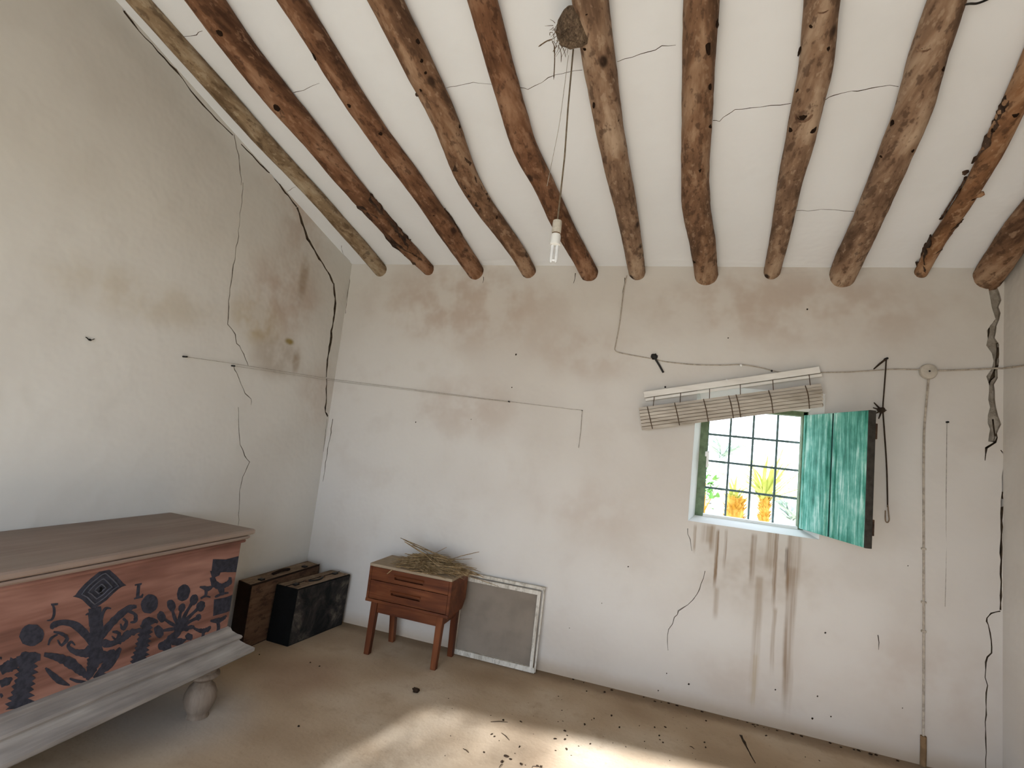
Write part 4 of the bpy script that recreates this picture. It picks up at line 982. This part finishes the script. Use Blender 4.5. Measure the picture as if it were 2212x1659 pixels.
tl, tr, bl_, br = at_y(1380, 880, 3.12), at_y(1774, 828, 3.12), at_y(1387, 929, 3.12), at_y(1778, 879, 3.12)
NS = 7
for k in range(NS):
    t0, t1 = (k + .5) / NS, 0
    a, b = tl.lerp(bl_, t0), tr.lerp(br, t0)
    bul = -.022 * math.sin(math.pi * min(1, t0 * 1.05)) + .01
    a += Vector((0, bul, 0)); b += Vector((0, bul, 0))
    mb = MB(); mb.bar(a, b, .006, (bl_ - tl).length / NS * .87, up=upv); mb.build('slat', M_BLIND, bl, bevel=.0012)
mb = MB(); a, b = tl.lerp(bl_, .5) + Vector((0, .022, 0)), tr.lerp(br, .5) + Vector((0, .022, 0)); mb.bar(a, b, .026, (bl_ - tl).length * .88, up=upv); mb.build('roll_core', M_CASE_DUST, bl, bevel=.008)
for f in (.05, .21, .375, .515, .555, .73, .92):
    mb = MB(); pts = []
    for k in range(7):
        t0 = k / 6; bul = -.022 * math.sin(math.pi * min(1, t0 * 1.05)) + .0045
        pts.append(tl.lerp(tr, f).lerp(bl_.lerp(br, f + .012), t0) + Vector((0, bul, 0)))
    mb.tube(pts, .0028, 5); mb.build('cord', M_CORD, bl)
for f in (.06, .22, .39, .565, .745, .94):
    p = hl.lerp(hr, f) - upv * .02 - Vector((0, .008, 0)); q = tl.lerp(tr, min(1, max(0, (p.x - tl.x) / (tr.x - tl.x)))); mb = MB(); mb.tube([p, q + Vector((0, .002, -.004))], .0022, 5); mb.build('cord', M_CORD, bl)

# ------------------------------------------------------------------ cables, wires, strings, nails
def wall_path(pts, off=.006): return [W(*p) + Vector((0, -off, 0)) for p in pts]
mb = MB(); mb.tube(smooth_path(wall_path([(1354, 596), (1347, 630), (1341, 680), (1336, 715), (1330, 745), (1329, 757), (1342, 763), (1378, 770), (1413, 776), (1440, 782), (1500, 788), (1560, 789), (1600, 788), (1640, 794), (1668, 801), (1700, 806), (1770, 805), (1830, 804), (1880, 801), (1930, 798), (1992, 799)]), 5), .0034, 6)
tag(mb.build('electric_cable', M_CABLE, smooth=True), 'painted cable running from the beam across the wall above the blind', 'cable')
q = wall_path([(2016, 801), (2060, 800), (2110, 798), (2150, 796)]); e = at_x(2212, 790, XR - .006); e2 = Vector((XR - .006, YB - .006, q[-1].z + .002))
mb = MB(); mb.tube(smooth_path(q, 4) + [e2, e, e + (e - e2) * 6], .0045, 6); tag(mb.build('electric_cable', M_CABLE, smooth=True), 'thin cable from the round junction box to the right wall', 'cable')
mb = MB(); mb.tube(smooth_path(wall_path([(2005, 813), (2003, 835), (1999, 880), (1995, 930), (1994, 1000), (1994, 1180), (1994, 1300), (1994, 1450), (1993, 1595)]), 5), .0055, 6)
drop = tag(mb.build('electric_cable', M_CABLE, smooth=True), 'painted cable running straight down from the round junction box to the floor', 'cable')
mb = MB(); mb.tube(wall_path([(1993, 1588), (1993, 1620), (1992, 1652)], .008), .013, 10); o = mb.build('brown_sleeve', plain('brown_sleeve', (.24, .15, .08), .85, .1, .3, 20), drop, smooth=True); o['label'] = 'brown sleeve at the foot of the cable'
for py in (1185, 1300, 1363):
    mb = MB(); p = W(1994, py); mb.box((p.x, YB - .006, p.z), (.022, .012, .010)); mb.build('cable_clip', M_CABLE, drop, bevel=.002)
p = W(2004, 803); mb = MB()
prof = [(.0005, .020), (.030, .020), (.038, .016), (.041, .006), (.041, 0.0)]
seg = 28; V = [p + Vector((r * math.cos(k * 2 * math.pi / seg), -z, r * math.sin(k * 2 * math.pi / seg))) for r, z in prof for k in range(seg)]
mb.add(V, [(i * seg + k, i * seg + (k + 1) % seg, (i + 1) * seg + (k + 1) % seg, (i + 1) * seg + k) for i in range(len(prof) - 1) for k in range(seg)])
box_ = mb.build('junction_box', plain('cream_box', (.50, .45, .38), .7, .2, .2, 30), smooth=True, origin=p); tag(box_, 'small round cream junction box on the wall right of the shutter', 'junction box')
mb = MB(); mb.blob(p + Vector((0, -.021, 0)), (.005, .003, .005), 8, 6); mb.build('screw', M_BLACK, box_)

# string with a hook
nail = lambda px, py, ln=.03, r=.006: (W(px, py) + Vector((0, .01, 0)), W(px, py) + Vector((0, -ln, 0)), r)
hook = thing('hanging_string', 'dark knotted string with a wire hook hanging from a nail beside the shutter', 'string', tuple(W(1912, 775)))
mb = MB(); a, b, r = nail(1912, 776); mb.tube([a, b], r, 8); mb.build('nail', M_BLACK, hook)
mb = MB(); mb.tube([W(1912, 776) + Vector((0, -.02, 0)), W(1898, 787) + Vector((0, -.012, 0)), W(1886, 798) + Vector((0, -.008, 0))], [.005, .005, .003], 6); mb.build('twig', M_STRING, hook)
mb = MB(); mb.tube(smooth_path(wall_path([(1912, 778), (1910, 810), (1907, 850), (1905, 885), (1908, 930), (1912, 990), (1914, 1040), (1915, 1095)], .014), 5), .0036, 6); mb.build('string', M_STRING, hook, smooth=True)
mb = MB(); mb.blob(W(1902, 886) + Vector((0, -.016, 0)), (.020, .012, .014), 10, 8, .6, 3.0)
for tip in ((1886, 870), (1896, 905), (1884, 881), (1890, 893)): mb.tube([W(1902, 887) + Vector((0, -.015, 0)), W(*tip) + Vector((0, -.012, 0))], [.006, .003], 5)
mb.build('knot', M_STRING, hook, smooth=True)
mb = MB(); mb.tube(smooth_path(wall_path([(1915, 1090), (1917, 1112), (1918, 1122), (1914, 1128), (1910, 1122), (1910, 1102)], .016), 5), .0032, 6); mb.build('wire_hook', plain('rusty_wire', (.22, .16, .11), .7, .3, .3, 40), hook, smooth=True)
# nail with dangling strap above the blind
nb = thing('wall_nail', 'black nail with a dangling strap above the left end of the blind', 'nail', tuple(W(1413, 771)))
mb = MB(); mb.blob(W(1413, 771) + Vector((0, -.012, 0)), (.020, .016, .016), 10, 8, .4, 1.0); mb.build('nail_head', M_BLACK, nb, smooth=True)
mb = MB(); mb.tube(wall_path([(1414, 774), (1424, 790), (1433, 806)], .02), .006, 6); mb.build('strap', M_BLACK, nb)
# screw holding the cable above the blind
mb = MB(); p = W(1600, 790); mb.blob(p + Vector((0, -.012, 0)), (.008, .010, .008), 8, 6); tag(mb.build('cable_clip', M_WPLASTIC, smooth=True, origin=p), 'tiny white clip holding the cable above the middle of the blind', 'clip')

# line stretched across the left corner
wl = thing('wall_wire', 'thin grey wire stretched round the left corner between nails', 'wire', tuple(W(1101, 868)))
lw = lambda px, py, off: at_x(px, py, XL) + Vector((off, 0, 0))
corner = Vector((XL + .012, YB - .012, (W(722, 820).z)))
A = lw(395, 770, .02); Bp = W(1101, 868) + Vector((0, -.02, 0)); Cc = W(1258, 887) + Vector((0, -.015, 0))
mb = MB(); mb.tube([A, lw(500, 785, .016), corner, Bp, Cc], .0013, 5); mb.build('strand', M_WIRE, wl)
mb = MB(); mb.tube([lw(500, 790, .016), corner + Vector((0, 0, -.012)), Bp + Vector((0, 0, -.004))], .0011, 5); mb.build('strand', M_WIRE, wl)
mb = MB(); mb.tube([Cc, W(1255, 930) + Vector((0, -.008, 0)), W(1250, 967) + Vector((0, -.006, 0))], .0018, 5); mb.build('strand', M_WIRE, wl)
for p, d in ((A, (1, 0, 0)), (lw(500, 790, .016), (1, 0, 0)), (Bp, (0, -1, 0)), (Cc, (0, -1, 0))):
    d = Vector(d); mb = MB(); mb.tube([p - d * .03, p + d * .008], .0045 if p is not Cc else .0025, 7); mb.build('nail', M_BLACK, wl)
wr = thing('wall_wire', 'faint thin wire hanging from a nail near the right corner', 'wire', tuple(W(2044, 912)))
mb = MB(); mb.tube(smooth_path(wall_path([(2045, 913), (2044, 1000), (2043, 1120), (2043, 1220), (2041, 1310)], .003)), .0016, 5); mb.build('strand', M_WIRE, wr)
mb = MB(); a, b, r = nail(2045, 912, .016, .005); mb.tube([a, b], r, 7); mb.build('nail', M_BLACK, wr)
p = at_x(192, 734, XL); mb = MB()
mb.blob(p + Vector((.006, 0, 0)), (.0045, .007, .0045), 8, 6, .3)
for s_ in (-1, 1): mb.tube([p + Vector((.006, s_ * .006, 0)), p + Vector((.008, s_ * .012, .005)), p + Vector((.004, s_ * .017, .008))], .002, 4)
tag(mb.build('insect', M_BLACK, smooth=True, origin=p), 'tiny dark insect on the left wall', 'insect')

# ------------------------------------------------------------------ bulb on its cord, nest
BX, BY = -.447, 1.79
bulb = thing('pendant_bulb', 'white tube bulb hanging on a long thin cord', 'lamp', (BX, BY, 2.03))
ztop = ceil_z(BY) - .005; zb = 2.185
mb = MB(); mb.tube([(BX - .010, BY, ztop), (BX - .006, BY, ztop - .25), (BX + .001, BY, 2.45), (BX, BY, zb)], .0032, 6); mb.build('cord', plain('brown_cord', (.20, .155, .11), .9, .1, .3, 60), bulb, smooth=True)
mb = MB(); mb.tube(smooth_path([(BX - .028, BY + .004, ztop - .02), (BX - .030, BY, ztop - .18), (BX - .034, BY, 2.58), (BX - .045, BY, 2.45), (BX - .056, BY, 2.33)]), .0011, 5); mb.build('loose_thread', M_WIRE, bulb)
mb = MB(); mb.lathe((BX, BY, 0), [(.006, 2.192), (.0165, 2.188), (.0175, 2.18), (.0175, 2.142), (.0165, 2.140)][::-1], 20); mb.build('socket', M_BEIGE, bulb, smooth=True)
mb = MB(); mb.lathe((BX, BY, 0), [(.0155, 2.1415), (.0155, 2.134)][::-1], 20); mb.build('socket_ring', M_BROWNRING, bulb, smooth=True)
mb = MB(); mb.lathe((BX, BY, 0), [(.0165, 2.135), (.0185, 2.128), (.0185, 2.104), (.020, 2.101), (.020, 2.094), (.0165, 2.092)][::-1], 20); mb.build('bulb_base', M_WPLASTIC, bulb, smooth=True)
def tube_mat():
    m = NT('bulb_tube_glass', .12, .6); m.b.inputs['Transmission Weight'].default_value = .25
    return m.color((.86, .88, .90))
M_TUBE = tube_mat()
for ox, oy in ((-.009, 0), (.009, .002)):
    mb = MB(); mb.lathe((BX + ox, BY + oy, 0), [(.0062, 2.094), (.0062, 2.035), (.005, 2.028), (.002, 2.025)][::-1], 14); mb.build('bulb_tube', M_TUBE, bulb, smooth=True)
mb = MB(); mb.tube([(BX - .009, BY, 2.034), (BX + .009, BY + .002, 2.034)], .0045, 8); mb.build('bulb_bridge', M_TUBE, bulb, smooth=True)

# mud nest clinging to the sixth beam
pn = at_ceil(1222, 66, .075)
nest = thing('mud_nest', 'small mud and straw nest stuck to the beam above the bulb', 'nest', tuple(pn))
mb = MB(); V = []; SEG, RG = 22, 14
side = (at_ceil(1200, 66, .075) - at_ceil(1245, 66, .075)).normalized(); fw = Vector((0, 1, -SLOPE)).normalized(); dn = Vector((0, -SLOPE, -1)).normalized()
top = at_ceil(1250, 66, .075)
prof = [(-.15, .018), (-.12, .045), (-.08, .066), (-.03, .082), (.0, .085), (.025, .078), (.045, .055), (.055, .02)]
prof = [(q[0] * .62, q[1] * .74) for q in prof]
for yy, r in prof:
    for k in range(SEG):
        a = 2 * math.pi * k / SEG
        d = side * math.cos(a) + dn * math.sin(a)
        p = top + side * .018 + fw * (yy + .012) + d * r
        j = 1 + .22 * noise.noise(p * 34) + .12 * noise.noise(p * 90)
        V.append(top + side * .018 + fw * (yy + .012) + d * r * j)
n_ = len(prof)
mb.add(V, [(i * SEG + k, i * SEG + (k + 1) % SEG, (i + 1) * SEG + (k + 1) % SEG, (i + 1) * SEG + k) for i in range(n_ - 1) for k in range(SEG)] + [tuple(range(SEG))[::-1], tuple((n_ - 1) * SEG + k for k in range(SEG))])
mb.build('nest_cup', M_NEST, nest, smooth=False)
mb = MB(); rnd = random.Random(5)
def np_(px, py, off): return at_ceil(px, py, off)
for a, b, r in (((1198, 100), (1196, 172), .0022), ((1193, 90), (1197, 115), .002), ((1192, 85), (1163, 101), .0025), ((1205, 98), (1212, 135), .0015), ((1210, 97), (1222, 124), .0014), ((1202, 98), (1194, 112), .0014), ((1194, 70), (1188, 77), .0014)):
    p0, p1 = np_(*a, .10), np_(*b, .11); mid = p0.lerp(p1, .5) + Vector((rnd.uniform(-.006, .006), 0, .006)); mb.tube(smooth_path([p0, mid, p1], 4), [r] * 8 + [r * .3], 4)
for i in range(70):
    px, py = rnd.uniform(1193, 1240), rnd.uniform(50, 98); p0 = np_(px, py, rnd.uniform(.06, .13)); p1 = p0 + Vector((rnd.uniform(-.03, .03), rnd.uniform(-.02, .03), rnd.uniform(-.045, .01)))
    mb.tube([p0, p0.lerp(p1, .5) + Vector((.003, 0, 0)), p1], [.0013, .0011, .0005], 3)
mb.build('straw', M_NEST, nest)['kind'] = 'stuff'

# ------------------------------------------------------------------ bits on the floor
M_DROP = plain('dark_clod', (.035, .022, .014), .95, .05, .4, 60)
p = at_z(898, 1495, .0); mb = MB(); mb.blob(p + Vector((0, 0, .009)), (.020, .015, .011), 12, 8, .5, 4.0); mb.blob(p + Vector((.006, -.008, .012)), (.010, .008, .009), 10, 6, .5, 1.0)
tag(mb.build('earth_clod', M_DROP, smooth=True, origin=p), 'dark clod lying alone on the floor before the bedside table', 'clod')
mb = MB(); rnd = random.Random(3)
spots = [(1220, 1580, 4), (1225, 1590, 3), (1220, 1598, 3), (1199, 1597, 3), (1223, 1619, 3), (1275, 1608, 3), (1324, 1606, 2), (1087, 1557, 4), (1125, 1560, 3), (1263, 1566, 3), (1283, 1553, 3), (1321, 1547, 4), (1414, 1572, 3), (1437, 1572, 4), (1424, 1590, 3), (1432, 1605, 3),
         (1045, 1626, 3), (1093, 1635, 4), (1102, 1641, 3), (1084, 1647, 5), (1125, 1652, 4), (1168, 1657, 4), (1160, 1656, 4), (1122, 1614, 3), (1068, 1592, 3), (1062, 1587, 3), (1267, 1494, 3), (1306, 1496, 4), (1524, 1616, 4), (1522, 1605, 3), (1338, 1572, 3), (560, 1415, 3), (690, 1440, 3), (670, 1432, 3), (645, 1570, 4), (243, 1650, 4), (247, 1595, 4), (430, 1562, 4), (1525, 1558, 3), (1655, 1590, 3)]
for i in range(60): spots.append((rnd.uniform(950, 1800), rnd.uniform(1500, 1659), rnd.uniform(1, 2)))
for px, py, s_ in spots:
    q = at_z(px, py, 0)
    if q.y > YB - .02 or q.x < CX1 + .1 and q.y < 2.1: continue
    r = s_ * .0014; mb.blob(q + Vector((0, 0, r * .4 + .001)), (r * rnd.uniform(.8, 2.2), r * rnd.uniform(.6, 1.2), r * .6), 7, 5, .5, px, Matrix.Rotation(rnd.uniform(0, 3.1), 3, 'Z'))
for a, b in (((1083, 1583), (1100, 1599)), ((1000, 1617), (1012, 1626)), ((1085, 1650), (1078, 1658)), ((1150, 1655), (1172, 1659)), ((1060, 1559), (1097, 1560)), ((1490, 1612), (1500, 1618))):
    p0, p1 = at_z(*a, .003), at_z(*b, .003); mb.tube([p0, p0.lerp(p1, .5) + Vector((0, 0, .003)), p1], [.0012, .0018, .001], 5)
for i in range(30):   # dirt gathered along the foot of the window wall
    x = rnd.uniform(-.55, 1.5); r = rnd.uniform(.002, .006); mb.blob((x, YB - .012 - abs(rnd.gauss(0, .014)), r * .3), (r * 1.6, r, r * .7), 7, 4, .5, x * 9)
tag(mb.build('floor_litter', M_DROP, smooth=True), 'scattered dark crumbs and twigs on the floor', 'litter', kind='stuff')

# ------------------------------------------------------------------ outside
m = NT('pale_dry_ground', .95, .1); M_GROUND = m.color(m.ramp(m.noise(m.pos(), .7, 5), [(.35, (.42, .36, .27)), (.7, (.60, .54, .43))]))
mb = MB(); g = 60; V = [(-g, -g, -.22), (g, -g, -.22), (g, g, -.22), (-g, g, -.22)]; mb.add(V, [(0, 1, 2, 3)])
tag(mb.build('ground', M_GROUND), 'pale dry ground outside', kind='structure')
def leafmat(name, a, b):
    m = NT(name, .6, .3); m.b.inputs['Transmission Weight'].default_value = 0
    return m.color(m.ramp(m.noise(m.obj(), 6, 3), [(.35, a), (.7, b)]))
M_YEL = leafmat('yellow_green_blade', (.42, .46, .10), (.62, .64, .22)); M_PALE = leafmat('pale_leaf', (.22, .30, .24), (.42, .48, .40)); M_GRN = leafmat('fresh_green_leaf', (.10, .32, .05), (.30, .50, .16)); M_ORA = leafmat('orange_stem', (.50, .24, .02), (.75, .50, .12))
def blade(mb, base, d, L, w, droop, rnd):
    d = Vector(d).normalized(); sd = d.cross(Vector((0, 0, 1)))
    if sd.length < .05: sd = Vector((1, 0, 0))
    sd.normalize(); P = []
    for k in range(6):
        t = k / 5; P.append(Vector(base) + d * (L * t) - Vector((0, 0, droop * L * t * t)))
    V = []; 
    for k, p in enumerate(P):
        ww = w * (1 - (k / 5) ** 2) * .5 + .0008; up = sd.cross(d) * ww * .35
        V += [p - sd * ww, p - up, p + sd * ww, p + up * .2]
    mb.add(V, [(k * 4 + j, k * 4 + (j + 1) % 4, (k + 1) * 4 + (j + 1) % 4, (k + 1) * 4 + j) for k in range(5) for j in range(4)])
def yucca(label, px, py, y, h, n, L, mat, trunk=True, seed=0, w=.028, up=.5, tr=.06, tm=None):
    rnd = random.Random(seed); c = at_y(px, py, y); t = thing('spiky_plant', label, 'plant', (c.x, c.y, -.22), 'plants outside the window')
    if trunk:
        mb = MB(); z = -.22
        mb.tube([(c.x, c.y, z), (c.x + .01, c.y, (z + c.z) / 2), (c.x, c.y, c.z + .02)], [tr * 1.1, tr * .95, tr], 10)
        for k in range(150):
            a = rnd.uniform(0, 6.28); zz = c.z - rnd.random() * min(.34, c.z + .2)
            blade(mb, (c.x + tr * .8 * math.cos(a), c.y + tr * .8 * math.sin(a), zz), (math.cos(a) * .6, math.sin(a) * .6, .8), rnd.uniform(.05, .09), .03, .1, rnd)
        mb.build('trunk', tm or M_ORA, t)
    mb = MB()
    for k in range(n):
        a = rnd.uniform(0, 6.28); e = rnd.uniform(-.1, 1.0) * up + .25
        blade(mb, (c.x + rnd.uniform(-.03, .03), c.y + rnd.uniform(-.03, .03), c.z + rnd.uniform(-.05, .06)), (math.cos(a), math.sin(a), e * 2.2), L * rnd.uniform(.6, 1.1), w, rnd.uniform(.05, .5), rnd)
    mb.build('blades', mat, t)
yucca('tall yellow-green spiky plant with orange stem outside the window', 1652, 1078, 6.1, 1, 75, .80, M_YEL, True, 1, .030, .9, .05)
yucca('low spiky plant with thick orange stem outside the window', 1588, 1080, 4.8, 1, 30, .24, M_YEL, True, 2, .022, .7, .075)
yucca('pale grey-green spiky plant at the right of the window view', 1712, 1116, 7.6, 1, 80, .75, M_PALE, False, 3, .035, .6)
yucca('pale feathery plant far behind at the top left of the window view', 1560, 985, 8.5, 1, 40, .9, M_PALE, True, 4, .04, .5, .03, M_PALE)
# a green shrub at the left of the window view
rnd = random.Random(8); c = at_y(1524, 1042, 5.5); t = thing('leafy_shrub', 'small bright green shrub at the left of the window view', 'plant', (c.x, c.y, -.22), 'plants outside the window')
mb = MB(); mb.tube([(c.x, c.y, -.22), (c.x + .02, c.y, .4), (c.x, c.y, c.z)], [.014, .011, .006], 7)
for k in range(8): mb.tube([(c.x, c.y, c.z - .3), (c.x + rnd.uniform(-.12, .10), c.y + rnd.uniform(-.1, .1), c.z + rnd.uniform(-.2, .06))], [.006, .002], 5)
mb.build('stem', M_ORA, t)
mb = MB()
for k in range(70): blade(mb, (c.x + rnd.gauss(0, .06), c.y + rnd.gauss(0, .06), c.z + rnd.gauss(-.03, .09)), (rnd.uniform(-1, 1), rnd.uniform(-1, 1), rnd.uniform(-.2, 1)), rnd.uniform(.06, .10), .04, .2, rnd)
mb.build('leaves', M_GRN, t)

# unseen olive tree, added outside the door to dapple the sunlight that falls in
rnd = random.Random(21); OX, OY, OZ = -2.75, -4.6, 3.75
t = thing('added_shade_tree', 'unseen olive tree added outside the doorway to dapple the sunlight', 'tree', (OX, OY, -.22))
M_OLIVE = leafmat('shade_tree_leaf', (.10, .14, .06), (.24, .28, .16))
mb = MB(); mb.tube(smooth_path([(OX - .5, OY - .2, -.22), (OX - .35, OY, 1.2), (OX - .1, OY, 2.6), (OX, OY, OZ)]), [.14 - .006 * k for k in range(19)], 10)
for k in range(12):
    a = rnd.uniform(0, 6.28); mb.tube([(OX - .1, OY, OZ - 1.0 + .08 * k), (OX + .55 * math.cos(a), OY + .6 * math.sin(a), OZ - .4 + rnd.uniform(-.3, .7))], [.025, .006], 6)
mb.build('trunk', M_BARK, t, smooth=True)
mb = MB()
for k in range(2700):
    while True:
        d = Vector((rnd.uniform(-1, 1), rnd.uniform(-1, 1), rnd.uniform(-1, 1)))
        if d.length < 1: break
    blade(mb, (OX + d.x * .62, OY + d.y * .8, OZ + d.z * 1.15), (rnd.uniform(-1, 1), rnd.uniform(-1, 1), rnd.uniform(-.6, 1)), rnd.uniform(.06, .11), .026, .2, rnd)
mb.build('foliage', M_OLIVE, t)['kind'] = 'stuff'
